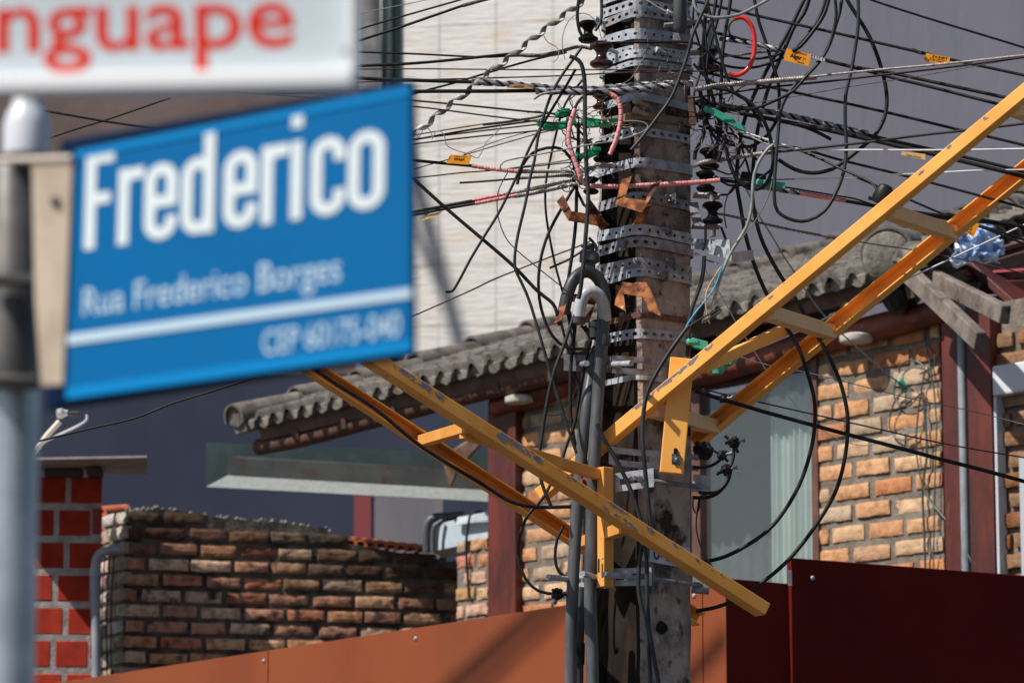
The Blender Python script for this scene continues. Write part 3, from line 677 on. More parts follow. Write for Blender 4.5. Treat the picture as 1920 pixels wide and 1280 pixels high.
# red post, stained sheet, tank
mb = MB(); mb.beam(W(680,1060,28), W(680,925,28), .125, .1, V((0,1,0))); mk('fence_post', mb, mat('faded_maroon', (.25,.05,.055), None, .7), label='faded maroon post standing behind the garden wall', cat='post')
mb = MB(); mb.beam(W(699,1060,28.05), W(699,925,28.05), .012, .02, V((0,1,0))); mb.beam(W(694,931,28), W(704,931,28), .05, .04); mk('thin_rail', mb, M['galv_d'], label='thin grey rail right of the maroon post', cat='rail')
mb = MB(); mb.slab([W(702,1060,28.4), W(702,915,28.4), W(830,915,28.4), W(830,1060,28.4)], V((0,.03,0)))
mk('stained_wall', mb, mat('stained_panel', (.22,.2,.22), (.18,.17,.19), .85, scale=3, stretch=(1,1,.25), spots=[((.25,.12,.04), 2.2, .56,.66)]), label='grey board wall with rusty brown streaks behind the garden wall', cat='wall', smooth=0)
tk = mat('silver_duct', (.55,.62,.68), (.42,.5,.57), .5, .0, scale=7, bump=.003, bscale=20)
mb = MB(); mb.slab([W(810,1034,20.95), W(810,985,20.95), W(915,958,20.6), W(915,1012,20.6)], V((.05,.3,.0))); t_ = mk('metal_duct', mb, tk, label='silver metal box duct between the tiles and the red post', cat='duct', bevel=.004, smooth=0)
mb = MB(); mb.slab([W(855,985,20.75), W(858,970,20.75), W(905,962,20.58), W(915,975,20.55)], V((0,-.02,0))); mk('lid_fold', mb, tk, t_, smooth=0)
mb = MB(); mb.tube(path([(801,1034),(800,1000),(803,980),(814,970),(840,968),(870,966)], 20.9), .024, 12); mb.tube(path([(812,1034),(812,1000),(816,985),(830,976)], 20.85), .014, 10); mk('black_hose', mb, M['pipe'], label='dark bent hose at the left side of the silver duct', cat='hose')
mb = MB(); mb.tube(path([(880,1120),(874,1030),(878,985),(884,962),(905,955)], 20.5), .007, 8); mk('duct_wire', mb, M['black'], label='black wire draped over the silver duct', cat='wire')
# small lit brick stretch between garden wall and post
random.seed(21); pl = shift(HP, -.1); a = hit(858, 1080, pl); b = hit(916, 1080, pl); L = (b-a).length; zt2 = hit(890, 1030, pl).z
mo = MB(); mo.slab([V((a.x,a.y,0)), V((b.x,b.y,0)), V((b.x,b.y,zt2+.03)), V((a.x,a.y,zt2-.04))], -HN*.14); lw = empty('low_brick_wall', V((a.x,a.y,0)), 'short sunlit brick wall stub left of the dark red post', 'wall'); wl = mk('wall', mo, mortar, lw, smooth=0)
mk('bricks', brickwall(a, HU, HN, L, 1.5, zt2, .2, .062, .026, lambda p: True, lambda r,s,O: tuple(x*random.uniform(.8,1.1) for x in random.choice([(.6,.46,.32),(.6,.42,.27),(.56,.3,.17)])), rough=.01), brickm, wl, smooth=50)
# dish receiver arm
la = empty('dish_antenna', W(60, 880, 20.5), 'white satellite dish arm with its receiver above the red block wall', 'antenna')
mb = MB(); mb.tube(path([(60,850),(85,820),(112,790)], 20.5), .016, 10); mk('feed_arm', mb, mat('cream_arm', (.7,.62,.5), None, .5), la)
mb = MB(); ax = (W(160,774,20.5)-W(112,776,20.5)).normalized(); mb.lathe(W(106,774,20.5), [(.01,0),(.03,.004),(.032,.03),(.02,.045),(.018,.06)], ax, 16); mk('receiver', mb, mat('white_plastic', (.75,.75,.74), None, .4), la)
mb = MB(); mb.lathe(W(128,775,20.5), [(.015,0),(.016,.06),(.01,.062)], ax, 12); mk('receiver_neck', mb, M['pipe_b'], la)
mb = MB(); mb.tube(path([(162,777),(163,786),(150,796),(125,808),(95,822),(75,833)], 20.5), .006, 8); mk('receiver_cable', mb, M['white_w'], la)
mb = MB(); R = .42; cdish = W(-45, 820, 20.8)
vs = [cdish]; fs = []
for k_ in range(1, 7):
    for i in range(28):
        a_ = 2*math.pi*i/28; rr_ = R*k_/6; vs.append(cdish+V((.30*math.cos(a_)*rr_*1.3+.1*(k_/6)**2, math.cos(a_)*rr_*.4-.1*(k_/6)**2, math.sin(a_)*rr_)))
for i in range(28): fs.append((0, 1+i, 1+(i+1) % 28))
for k_ in range(5):
    for i in range(28): fs.append((1+k_*28+i, 1+k_*28+(i+1) % 28, 1+(k_+1)*28+(i+1) % 28, 1+(k_+1)*28+i))
mb.add(vs, fs); mk('dish', mb, mat('dish_grey', (.5,.5,.5), None, .5), la, smooth=60, solid=.004)

# ------------------------------------------------------------------ the concrete pole
ER = V((.797,.605,0)); EL = V((-.605,.797,0))
ZT = W(1192,0,12).z; ZB = W(1205,1280,12).z
def pole_at(z):
    t = (ZT-z)/(ZT-ZB); c0 = W(1192,0,12); c1 = W(1205,1280,12)
    return V((c0.x+(c1.x-c0.x)*t, 12, 0)), .238-.033*t, .178+.107*t
def section(z):
    c, r, l = pole_at(z); q = .012
    pts = [(q,0),(r-q,0),(r,q),(r,l-q),(r-q,l),(q,l),(0,l-q),(0,l-.022),(.055,l-.038),(.065,.044),(0,.030),(0,q)]
    return [c+ER*a+EL*b+V((0,0,z)) for a, b in pts]
mb = MB(); zs = [0,1,2]+[2.3+.06*i for i in range(52)]; zs = [z for z in zs if z < 5.4]; rings = []
for z in zs:
    rg = section(z)
    for i, p in enumerate(rg):
        if z > 2.2: rg[i] = p+noise.noise_vector(p*9)*.0035
    rings.append(rg)
n = 12; b0 = 0
mb.add([p for g_ in rings for p in g_], [(i*n+k, i*n+(k+1) % n, (i+1)*n+(k+1) % n, (i+1)*n+k) for i in range(len(zs)-1) for k in range(n)])
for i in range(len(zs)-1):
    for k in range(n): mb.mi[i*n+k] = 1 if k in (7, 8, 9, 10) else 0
mb.add(rings[-1], [list(range(n))])
pole = empty('utility_pole', V((pole_at(0)[0].x+.1, 12.1, 0)), 'weathered concrete utility pole wrapped in steel bands', 'utility pole')
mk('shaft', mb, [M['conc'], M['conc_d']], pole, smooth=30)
def pz(y, x=1200): return W(x, y, 12).z
def ring2d(z, off, rad=.034):
    c, r, l = pole_at(z); o = off; pts = []
    for (a, b, a0) in ((0,l,math.pi/2),(0,0,math.pi),(r,0,1.5*math.pi),(r,l,0)):
        # corner centres inset by rad
        ca = a+(rad if a == 0 else -rad); cb = b+(rad if b == 0 else -rad)
        for k in range(5):
            an = a0+math.pi/2*k/4; pts.append(c+ER*(ca+math.cos(an)*(rad+o))+EL*(cb+math.sin(an)*(rad+o)))
    return pts
def along(ring, s):
    tot = 0
    for p, q in zip(ring, ring[1:]+ring[:1]):
        d = (q-p).length
        if s <= tot+d+1e-9: return p.lerp(q, (s-tot)/d)
        tot += d
    return ring[0]
def rlen(ring): return sum((q-p).length for p, q in zip(ring, ring[1:]+ring[:1]))
def band(y, h, perf, off=.008, tilt=0, m=None, part=(0, 1), label=None, bulge=0):
    z = pz(y); ring = ring2d(z, off); L = rlen(ring); mb = MB(); H = h*PX
    n = int(L/.0335); c = L/n
    random.seed(int(y*7)+3); tilt2 = random.uniform(-.05,.05); hs = random.choice([.72,.85,1,1.08]); w1 = random.uniform(0, 9)
    def pt(s, v):
        s = max(0, min(L, s)); p = along(ring, s)
        zz_ = z+v+tilt*(p-ring[0]).dot(ER)+tilt2*(p-ring[0]).dot(EL)+.0025*noise.noise(V((s*8, w1, 0)))
        return V((p.x, p.y, zz_))
    for i in range(n):
        s0 = i*c; f = (i+.5)/n
        has = perf == 'all' or (perf == 'left' and f < .36) or (perf == 'right' and f > .36)
        if has:
            cx = s0+c/2; hw_, hh_ = .0084*hs, H*.2*hs; o8 = [(-1,-1),(0,-1),(1,-1),(1,0),(1,1),(0,1),(-1,1),(-1,0)]
            outer = [pt(cx+a*c/2, b*H/2) for a, b in o8]; inner = [pt(cx+hw_*(1 if abs(a)+abs(b) < 2 else .78)*a, hh_*(1 if abs(a)+abs(b) < 2 else .78)*b) for a, b in o8]
            mb.add(outer+inner, [(k, (k+1) % 8, 8+(k+1) % 8, 8+k) for k in range(8)])
        else:
            mb.add([pt(s0+c*k/3, b*H/2) for b in (-1, 1) for k in range(4)], [(k, k+1, 5+k, 4+k) for k in range(3)])
    bm = bmesh.new()
    o = mk('band', mb, m or M['galv'], pole, smooth=0, solid=.003, label=label)
    return z, ring, H
def bolt(p, d, L=.05, r=.0055, parent=pole, plate=True, name='bolt'):
    mb = MB(); d = d.normalized()
    mb.lathe(p-d*.01, [(r,0),(r,L),(r*.6,L+.002)], d, 10); mb.lathe(p+d*.006, [(.012,0),(.012,.010)], d, 6)
    if plate: mb.box(p+d*.003, (.034,.005,.034), (ER if abs(d.dot(EL)) > .6 else EL, d, V((0,0,1))))
    return mk(name, mb, M['galv_d'], parent, smooth=35)
BANDS = [(-16,17,'all'),(8,18,'all'),(29,17,'all'),(62,21,'all'),(85,13,'all'),(102,16,'all'),(119,11,'all'),(186,15,''),(212,15,''),(248,17,'all'),(306,19,'left'),(372,19,'all'),(427,21,'all'),(458,20,'left'),(492,21,'all'),(514,19,'all'),(621,19,'all'),(707,11,'')]
galv2 = mat('aged_band_steel', (.34,.35,.38), (.2,.2,.215), .7, .2, scale=28, bump=.0006, bscale=150, spots=[((.22,.11,.06), 9, .55,.68)])
galv3 = mat('bright_band_steel', (.55,.58,.62), (.38,.4,.44), .55, .3, scale=30, bump=.0004, bscale=200, spots=[((.25,.18,.13), 12, .62,.72)])
random.seed(1)
for y, h, pf in BANDS:
    m_ = random.choice([M['galv'], M['galv'], galv2, galv3])
    if y in (212,): m_ = mat('tan_strap', (.30,.2,.13), (.2,.12,.08), .7, .2, scale=30)
    band(y, h, pf, off=random.uniform(.005,.016), tilt=random.uniform(-.045,.045), m=m_)
band(595, 11, '', m=M['rust_d'], label='rusty strap')
RF = -EL; LF = -ER     # outward normals: right face is -EL, left face is -ER
def onR(x, y, out=.0):   # a point on the right face
    z = pz(y); c, r, l = pole_at(z); return hit(x, y, (c+EL*-out+V((0,0,z)), -EL))
def onL(x, y, out=.0):
    z = pz(y); c, r, l = pole_at(z); return hit(x, y, (c-ER*out+V((0,0,z)), -ER))
for x, y in ((1262,374),(1255,434),(1170,460),(1262,493),(1248,519)): 
    (bolt(onR(x, y, .014), V((-.55,-.8,.12)), .05) if x > 1200 else bolt(onL(x, y, .014), V((-.5,-.8,0)), .03))
for x, y in ((1130,42),(1152,97),(1245,100),(1135,170),(1205,195),(1205,212),(1300,45),(1265,30)): 
    mb = MB(); p = onR(x,y,.02) if x > 1200 else onL(x,y,.02); mb.lathe(p, [(.006,-.02),(.007,-.012),(.007,.02),(.011,.022),(.011,.034),(.004,.036)], V((-.75,-.5,.2)), 10); mk('bolt', mb, M['galv'] if y < 190 else M['beige'], pole)
# top extra hardware: thimbles and clevis plates
def flat(name, x0, y0, x1, y1, w_, th, Y, m, parent=pole, up=V((0,0,1)), Y1=None):
    mb = MB(); mb.beam(W(x0,y0,Y), W(x1,y1,Y1 or Y), th, w_, up); return mk(name, mb, m, parent, bevel=.001, smooth=0)
flat('bracket', 1262, 72, 1300, 76, .034, .012, 11.98, M['galv_d'])
flat('bracket', 1245, 48, 1345, 38, .006, .04, 12.0, M['galv'])
flat('bracket', 1290, 100, 1345, 98, .006, .05, 12.05, M['galv'])
flat('bracket', 1333, 40, 1333, 92, .02, .008, 12.0, M['galv'], up=V((1,0,0)))
flat('bracket', 1296, 180, 1299, 235, .02, .012, 12.02, M['rust_d'], up=V((1,0,0)))
# sign plate on the pole
pr = []
tp = [onR(1203,1050,.006), onR(1203,1016,.006), onR(1294,1026,.006), onR(1294,1066,.006)]
mb = MB(); mb.slab(tp, EL*.003); tpl = mk('number_plate', mb, mat('enamel_white', (.55,.55,.6), (.4,.4,.45), .5, scale=20), pole, smooth=0)
mb = MB(); lettering(mb, 'T0-029', onR(1208,1044,.0065), onR(1286,1057,.0065), onR(1208,1021,.0065), RF*.0006, .015); mk('lettering', mb, M['ink_b'], tpl, smooth=0)
# hole with dark break in the concrete
mb = MB(); hp = onR(1241,1175,.0); vs = [onR(1241+11*math.cos(a)*(1+.3*noise.noise(V((a,1,0)))), 1176+12*math.sin(a)*(1+.4*noise.noise(V((a,2,0)))), .0045) for a in [k*math.pi/7 for k in range(14)]]
mb.add(vs, [list(range(14))]); mk('chipped_hole', mb, mat('hole_dark', (.008,.006,.006), None, 1), pole, smooth=0)

# slotted clamp plates
def slotplate(name, x0, y0, x1, y1, hpx, Y0, Y1, m, parent, th=.006, slot=(.25,.9), bow=0):
    a, b = W(x0,y0,Y0), W(x1,y1,Y1); d = b-a; H = hpx*PX; up = V((0,0,1)); nn = d.cross(up).normalized(); mb = MB()
    k = .34; N_ = 10
    def P_(s, t): return a+d*s+up*(t*H/2)+nn*(bow*4*s*(1-s))
    def seg(s0, s1, t0, t1):
        for i in range(N_):
            u0, u1 = s0+(s1-s0)*i/N_, s0+(s1-s0)*(i+1)/N_
            mb.slab([P_(u0,t0), P_(u1,t0), P_(u1,t1), P_(u0,t1)], nn*th)
    seg(0, slot[0], -1, 1); seg(slot[0], slot[1], k, 1); seg(slot[0], slot[1], -1, -k)
    if slot[1] < 1: seg(slot[1], 1, -1, 1)
    bm = bmesh.new(); tmp = bpy.data.meshes.new('t'); tmp.from_pydata([tuple(v) for v in mb.v], [], mb.f); bm.from_mesh(tmp); bmesh.ops.remove_doubles(bm, verts=bm.verts, dist=1e-5)
    dup = {}
    for f in bm.faces: dup.setdefault(tuple(sorted(v.index for v in f.verts)), []).append(f)
    bmesh.ops.delete(bm, geom=[f for fs in dup.values() if len(fs) > 1 for f in fs], context='FACES_ONLY')
    m2 = MB(); bm.verts.ensure_lookup_table(); bm.verts.index_update(); m2.add([v.co.copy() for v in bm.verts], [[v.index for v in f.verts] for f in bm.faces]); bm.free(); bpy.data.meshes.remove(tmp)
    return mk(name, m2, m, parent, smooth=0)
slotplate('slotted_plate', 1057,680, 1146,683, 31, 11.97, 11.97, M['galv_d'], pole)
slotplate('slotted_plate', 1147,683, 1262,690, 34, 11.90, 11.94, M['galv_d'], pole, slot=(.14,.84))
slotplate('slotted_plate', 1141,853, 1236,862, 35, 11.93, 11.97, M['galv'], pole, slot=(.12,.82), bow=-.02)
slotplate('slotted_plate', 1154,905, 1226,895, 35, 11.88, 11.86, M['galv'], pole, slot=(.12,.82))
slotplate('slotted_plate', 1283,865, 1308,868, 31, 12.02, 12.05, M['galv_d'], pole, slot=(.2,1))
slotplate('slotted_plate', 1147,1082, 1222,1080, 33, 11.9, 11.87, M['galv'], pole, slot=(.1,.85))
slotplate('slotted_plate', 1062,1085, 1140,1090, 26, 12.0, 11.93, M['galv'], pole, slot=(.1,.6))
flat('clamp_plate', 1299,905, 1330,908, .055, .01, 12.02, M['galv'])
flat('clamp_plate', 1298,1095, 1330,1098, .05, .05, 12.04, M['galv_d'])
def rod(x0,y0,Ya,x1,y1,Yb,r,m=None,name='rod',parent=pole,nut=True):
    mb = MB(); a, b = W(x0,y0,Ya), W(x1,y1,Yb); mb.tube([a,b], r, 10)
    if nut: d = (b-a).normalized(); mb.lathe(a.lerp(b,.75), [(.013,0),(.013,.012)], d, 6)
    return mk(name, mb, m or M['galv'], parent, smooth=35)
rod(1184,681,11.78, 1120,684,12.0, .009, name='bolt'); rod(1100,681,11.85, 1090,683,11.98, .009, name='bolt', nut=False)
rod(1184,897,11.74, 1205,894,11.9, .008, name='bolt'); rod(1226,902,11.95, 1312,912,12.0, .008, M['galv_d'], nut=False)
rod(1132,1076,11.74, 1190,1082,11.9, .009, name='bolt'); rod(1028,1081,11.8, 1085,1088,11.95, .009, name='bolt'); rod(1092,1075,11.78,1120,1083,11.9,.009, name='bolt')
rod(1222,1085,11.92, 1315,1096,12.02, .008, M['galv_d'], nut=False)
# extra folded galvanised brackets on the right
def fold(name, pts, wv, th, m, label=None, cat=None, parent=pole):
    mb = MB(); mb.ribbon([W(*p) for p in pts], wv if isinstance(wv, (list, V)) else V(wv), th); return mk(name, mb, m, parent, label=label, cat=cat, smooth=30)
fold('bracket', [(1296,457,12.1),(1340,459,12.0),(1369,459,11.95)], (0,0,.034), .004, M['galv'])
fold('bracket', [(1330,466,12.0),(1360,474,11.95),(1374,483,11.9),(1412,478,11.95)], (0,0,.034), .004, M['galv'])
fold('bracket', [(1302,475,12.05),(1312,480,11.98),(1345,494,11.95)], (.01,0.05,.012), .005, M['galv_d'])
fold('bracket', [(1297,424,12.1),(1350,425,12.0)], (0,.07,.0), .005, M['galv_d'])
fold('bracket', [(1300,366,12.1),(1350,369,12.0)], (0,.07,.0), .005, M['galv'])
fold('brace', [(1300,380,12.08),(1304,405,12.05),(1312,428,12.02)], (.03,0,0), .005, M['galv_d'])
# rusty Z hooks
def hook(pts, wv, label):
    mb = MB(); mb.ribbon([W(*p) for p in pts], [V(w_) for w_ in wv] if isinstance(wv, list) else V(wv), .005)
    return mk('wire_hook', mb, M['rust'], label=label, cat='hook', group='rusty folded hooks strapped to the pole', smooth=25)
hook([(1050,372,11.86),(1069,405,11.84),(1118,413,11.86),(1133,424,11.9)], [(.02,.0,.022),(.01,0,.03),(.0,0,.034),(.03,0,.01)], 'rusty folded hook sticking out left of the pole at upper band height')
hook([(1101,381,11.98),(1112,395,11.97),(1133,426,11.93)], [(.02,0,.022)]*3, 'short rusty bar behind the thick black cable left of the pole')
hook([(1175,334,11.86),(1163,378,11.84),(1210,388,11.82),(1230,343,11.84)], [(.032,0,.01),(.03,0,.022),(.02,0,.036),(.034,0,.016)], 'rusty U shaped hook in front of the pole above the steel bands')
hook([(1212,386,11.86),(1196,420,11.9)], [(.034,0,.008)]*2, 'rusty strap end hanging below the U shaped hook on the pole')
hook([(1163,578,11.84),(1160,538,11.86),(1212,547,11.84),(1228,588,11.82)], [(.034,0,-.02),(.02,0,.034),(.02,0,.034),(.036,0,-.014)], 'rusty arch shaped hook on the front of the pole below the bands')
hook([(1200,530,11.88),(1206,546,11.86)], [(.04,0,.0)]*2, 'rusty tab above the arch shaped hook on the pole')
hook([(1046,604,11.86),(1056,573,11.88)], [(.024,0,.012),(.022,0,.012)], 'rusty strap end under the black swan neck pipe')
hook([(1066,572,11.98),(1072,558,11.98),(1118,563,11.97),(1096,605,11.95)], [(.02,0,.0),(.0,0,.025),(.01,0,.03),(.03,0,.006)], 'rusty bent hook behind the pale grey swan neck pipe')

# ------------------------------------------------------------------ conduits
def pipe(pts, r, m, name, parent, Y=11.9, seg=16):
    mb = MB(); mb.tube(path(pts, Y), r*PX, seg); return mk(name, mb, m, parent, smooth=60)
c1 = empty('conduit', W(1070, 1280, 11.9)*1.0, 'grey riser pipe ending in the black swan neck, nearest the arm on the left', 'pipe', 'riser pipes on the pole')
ORG[c1.name] = V(c1.location)
pipe([(1118,606,12.0),(1116,645,11.96),(1107,710,11.93),(1098,775),(1084,930),(1073,1120),(1070,1300),(1069,1700)], 11.5, M['pipe'], 'pipe', c1)
pipe([(1057,588,11.93),(1062,560,11.93),(1072,530,11.93),(1086,514,11.94),(1100,509,11.95),(1116,516,11.96),(1129,535,11.97),(1135,562,11.98),(1130,600,12.0)], 12, M['pipe_b'], 'swan_neck', c1)
mb = MB(); mb.lathe(W(1115,634,11.96), [(.0215,0),(.0215,.05)], V((.02,.02,1)), 18); mk('coupling', mb, M['pipe_b'], c1)
c2 = empty('conduit', W(1110, 1280, 11.9)*1.0, 'grey riser pipe ending in the pale grey swan neck, close to the pole face', 'pipe', 'riser pipes on the pole')
pipe([(1132,600,11.9),(1129,640,11.9),(1121,740,11.9),(1114,860),(1109,1000),(1107,1130),(1111,1280),(1113,1700)], 12, M['pipe'], 'pipe', c2, Y=11.88)
pipe([(1084,602,11.86),(1087,575,11.86),(1094,556,11.86),(1107,546,11.86),(1121,552,11.87),(1131,570,11.88),(1135,600,11.9)], 12, M['pipe_l'], 'swan_neck', c2)
mb = MB(); mb.tube([W(1083.6,607,11.86), W(1084,595,11.86)], .0225, 18); mk('coupling', mb, M['pipe_b'], c2, smooth=40)
mb = MB(); mb.tube([W(1130.5,648,11.9), W(1132,628,11.9)], .0232, 18); mk('coupling', mb, M['pipe_b'], c2, smooth=40)
mb = MB(); mb.tube(path([(1091,1095),(1089,1130),(1086,1190),(1084,1300),(1083,1700)], 12.05), .0165, 14); bp_ = mk('black_conduit', mb, M['pipe_b'], label='short thick black pipe behind the grey risers at the bottom', cat='pipe', smooth=60)
mb = MB(); mb.tube([W(1083,1205,12.05), W(1082,1245,12.05)], .024, 14); mk('coupling', mb, M['black'], bp_, smooth=40)

# ------------------------------------------------------------------ yellow arms
def lerpY(x, x0, Y0, k): return Y0+(x-x0)*k
RN_ = lambda x, dy=0: W(x, 770-.83*(x-1205)+dy, 11.90-.00076*(x-1205))
RF_ = lambda x, dy=0: W(x, 428-.815*(x-1790)+dy, 12.30-.00076*(x-1340))
LN_ = lambda x, dy=0: W(x, 855+.64*(x-980)+dy, 11.62+.0007*(x-1200))
LF_ = lambda x, dy=0: W(x, 1003+.648*(x-1067)+dy, 12.40+.0007*(x-1200))
ra = empty('bracket_arm', W(1260, 780, 11.95), 'orange yellow steel ladder arm rising to the upper right from the pole', 'bracket arm', 'yellow ladder arms bolted to the pole')
lb = empty('bracket_arm', W(1135, 990, 11.9), 'chipped yellow steel ladder arm coming down from behind the blue sign', 'bracket arm', 'yellow ladder arms bolted to the pole')
def rail(p0, p1, w_, h_, m, parent, rg=None, seed=0):
    mb = MB(); mb.beam(p0, p1, w_, h_)
    if rg: chips(mb, p0, p1, rg, w_, h_, seed); m = [m, chipm]
    return mk('rail', mb, m, parent, bevel=.0025, smooth=0)
def chips(mb, P0, P1, ranges, w_, h_, seed):
    random.seed(seed); mb.m = 1; d = (P1-P0).normalized(); sx = d.cross(V((0,0,1))).normalized(); u = sx.cross(d).normalized(); sd = sx if sx.y < 0 else -sx
    L = (P1-P0).length
    for f0, f1, n, edge in ranges:
        for i in range(n):
            t = L*random.uniform(f0, f1); b = h_/2*random.uniform(edge-.4, edge+.35); r = random.uniform(.0012, .0045)*(1 if random.random() < .86 else 1.9); k = random.uniform(1.2, 3)
            c = P0+d*t+sd*(w_/2+.0006); vs = []
            for a in range(18):
                an = 2*math.pi*a/18; q_ = r*(1+.7*noise.noise(V((math.cos(an)*1.6, math.sin(an)*1.6, i*7.3)))+.3*noise.noise(V((math.cos(an)*5, math.sin(an)*5, i))))
                vb = max(-h_/2+.003, min(h_/2-.0026, b+math.sin(an)*q_)); vs.append(c+d*math.cos(an)*q_*k+u*vb+sd*.0001*random.random())
            mb.add(vs, [list(range(18))])
    mb.m = 0
def crail(p0, p1, w_, h_, t_, m, parent):
    """channel rail opening towards the street: web behind, a flange above and below"""
    mb = MB(); d = (p1-p0).normalized(); sx = d.cross(V((0,0,1))).normalized(); s = 1 if sx.y < 0 else -1   # toward the camera
    for o_, ww, hh in (((-s*(w_/2-t_/2), 0), t_, h_), ((s*t_/2, h_/2-t_/2), w_-t_, t_), ((s*t_/2, -h_/2+t_/2), w_-t_, t_)):
        mb.beam(p0, p1, ww, hh, off=o_)
    return mk('rail', mb, m, parent, bevel=.0008, smooth=0)
chipm = mat('bare_primer', (.12,.13,.18), (.2,.2,.25), .6, scale=60)
rail(RN_(1014), RN_(2050), .052, .040, M['yel_r'], ra, [(.19,.33,70,.78),(.37,.9,8,.7)], 3)
crail(RF_(1296), RF_(2050), .05, .050, .005, M['yel_r'], ra)
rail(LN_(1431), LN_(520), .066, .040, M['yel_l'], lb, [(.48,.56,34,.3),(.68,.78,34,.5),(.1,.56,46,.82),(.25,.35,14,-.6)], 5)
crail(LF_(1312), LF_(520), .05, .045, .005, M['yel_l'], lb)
def rung(p0, p1, w_, h_, m, parent, name='rung', bev=.002): 
    mb = MB(); mb.beam(p0, p1, w_, h_); return mk(name, mb, m, parent, bevel=bev, smooth=0)
yel_w = mat('beige_yellow_paint', (.86,.55,.27), (.78,.46,.18), .55, scale=7, bump=.0003, bscale=200, spots=[((.8,.62,.42), 14, .55, .7)])  # paler, more beige paint for the right arm's rungs
for xn, xf in ((1222,1338),(1440,1556),(1668,1784),(1902,2018)):
    rung(RN_(xn,12), RF_(xf,4), .045, .044, yel_w, ra)
for xn, xf in ((1176,1088),(882,792),(600,520)):
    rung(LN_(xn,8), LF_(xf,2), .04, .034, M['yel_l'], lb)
rung(W(1318,690,11.84), W(1482,612,12.16), .03, .035, M['yel_r'], ra, 'brace')
rung(W(868,812,11.45), W(1122,890,11.86), .03, .032, M['yel_l'], lb, 'brace')
mb = MB(); mb.beam(W(1259,888,11.88), W(1279,672,11.88), .075, .03, V((0,-1,0)))
mp = mk('mounting_plate', mb, M['yel_r'], ra, bevel=.003, smooth=0)
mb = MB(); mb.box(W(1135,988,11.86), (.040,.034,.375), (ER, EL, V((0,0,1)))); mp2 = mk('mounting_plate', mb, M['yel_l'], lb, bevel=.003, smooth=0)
def slotmark(c, wd, ht, nrm, parent):
    mb = MB(); a = nrm.cross(V((0,0,1))).normalized(); vs = []
    for k in range(16):
        an = 2*math.pi*k/16; vs.append(c+a*math.cos(an)*wd/2+V((0,0,1))*(math.sin(an)*wd/2+(ht-wd)/2*(1 if math.sin(an) > 0 else -1)))
    mb.slab(vs, nrm*.001); mk('slot', mb, M['ink'], parent, smooth=0)
slotmark(W(1267,856,11.862), .014, .055, V((0,-1,0)), mp); bolt(W(1267,861,11.855), V((.15,-.95,-.1)), .03, parent=ra)
slotmark(W(1123,1060,11.835), .008, .045, -ER, mp2)
mb = MB(); mb.lathe(W(1102,905,11.9), [(.02,0),(.02,.02),(.012,.022),(.012,.04)], V((-.6,-.7,0)), 12); mk('hub', mb, M['rust_d'], lb)

# ------------------------------------------------------------------ insulators, connectors
def insul(x, y, Y, s, m, label, prof=None, ax=V((0,0,1))):
    prof = prof or [(.012,-.045),(.032,-.042),(.040,-.034),(.040,-.026),(.026,-.018),(.018,-.006),(.018,.006),(.026,.018),(.040,.026),(.040,.034),(.032,.042),(.012,.045)]
    mb = MB(); mb.lathe(W(x,y,Y), [(a*s, b*s) for a, b in prof], ax, 24); return mk('insulator', mb, m, label=label, cat='insulator', group='spool insulators on the pole')
t1 = insul(1336,400,12.0, .82, M['ins'], 'black spool insulator right of the pole, between two steel plates'); mb = MB(); mb.lathe(W(1336,400,12), [(.0105,-.075),(.0105,.07)], seg=10); mk('pin', mb, M['galv_d'], t1)
insul(1128,103,11.92, .95, M['ins_b'], 'glossy brown porcelain insulator at the left edge of the pole')
insul(1103,60,11.95, .8, M['ins'], 'black spool insulator high on the left beside the twisted cable')
insul(1330,112,12.05, 1.0, M['ins_b'], 'dark insulator right of the pole below the steel plate')
insul(1330,298,12.05, .8, M['ins'], 'black insulator right of the pole where the twisted grip starts')
insul(1323,340,12.05, .75, M['ins'], 'black insulator at the right end of the pink wrapped cable')
insul(1108,348,11.95, .62, M['ins'], 'black insulator at the left end of the pink wrapped cable')
insul(1125,190,11.98, .6, M['ins_b'], 'small brown insulator above the green clamps')
insul(1130,285,11.95, .75, M['ins'], 'black insulator beside the lower green clamp')
insul(1105,485,11.98, .9, M['pipe'], 'grey ribbed pin insulator left of the steel bands', prof=[(.01,-.06),(.03,-.055),(.032,-.045),(.022,-.042),(.022,-.02),(.036,-.01),(.034,.018),(.018,.03),(.018,.038),(.03,.042),(.028,.05),(.008,.055)])
insul(1275,18,11.95, .8, M['pipe'], 'dark grey tubular fitting at the top of the pole', prof=[(.02,-.09),(.028,-.08),(.028,.06),(.03,.07),(.02,.09)])
insul(1318,205,12.02, .7, M['ins'], 'black insulator behind the upper teal clamp')
def lump(name, c, r, m, label=None, cat=None, seed=0, group=None, sub=2, sc=(1,1,1)):
    bm = bmesh.new(); bmesh.ops.create_icosphere(bm, subdivisions=3, radius=1); mb = MB(); vs = []
    for v in bm.verts:
        k = 1+.35*noise.noise(v.co*2.2+V((seed,0,0)))+.2*noise.noise(v.co*6+V((seed,3,0))); vs.append(c+V((v.co.x*sc[0], v.co.y*sc[1], v.co.z*sc[2]))*r*k)
    mb.add(vs, [[v.index for v in f.verts] for f in bm.faces]); bm.free()
    return mb
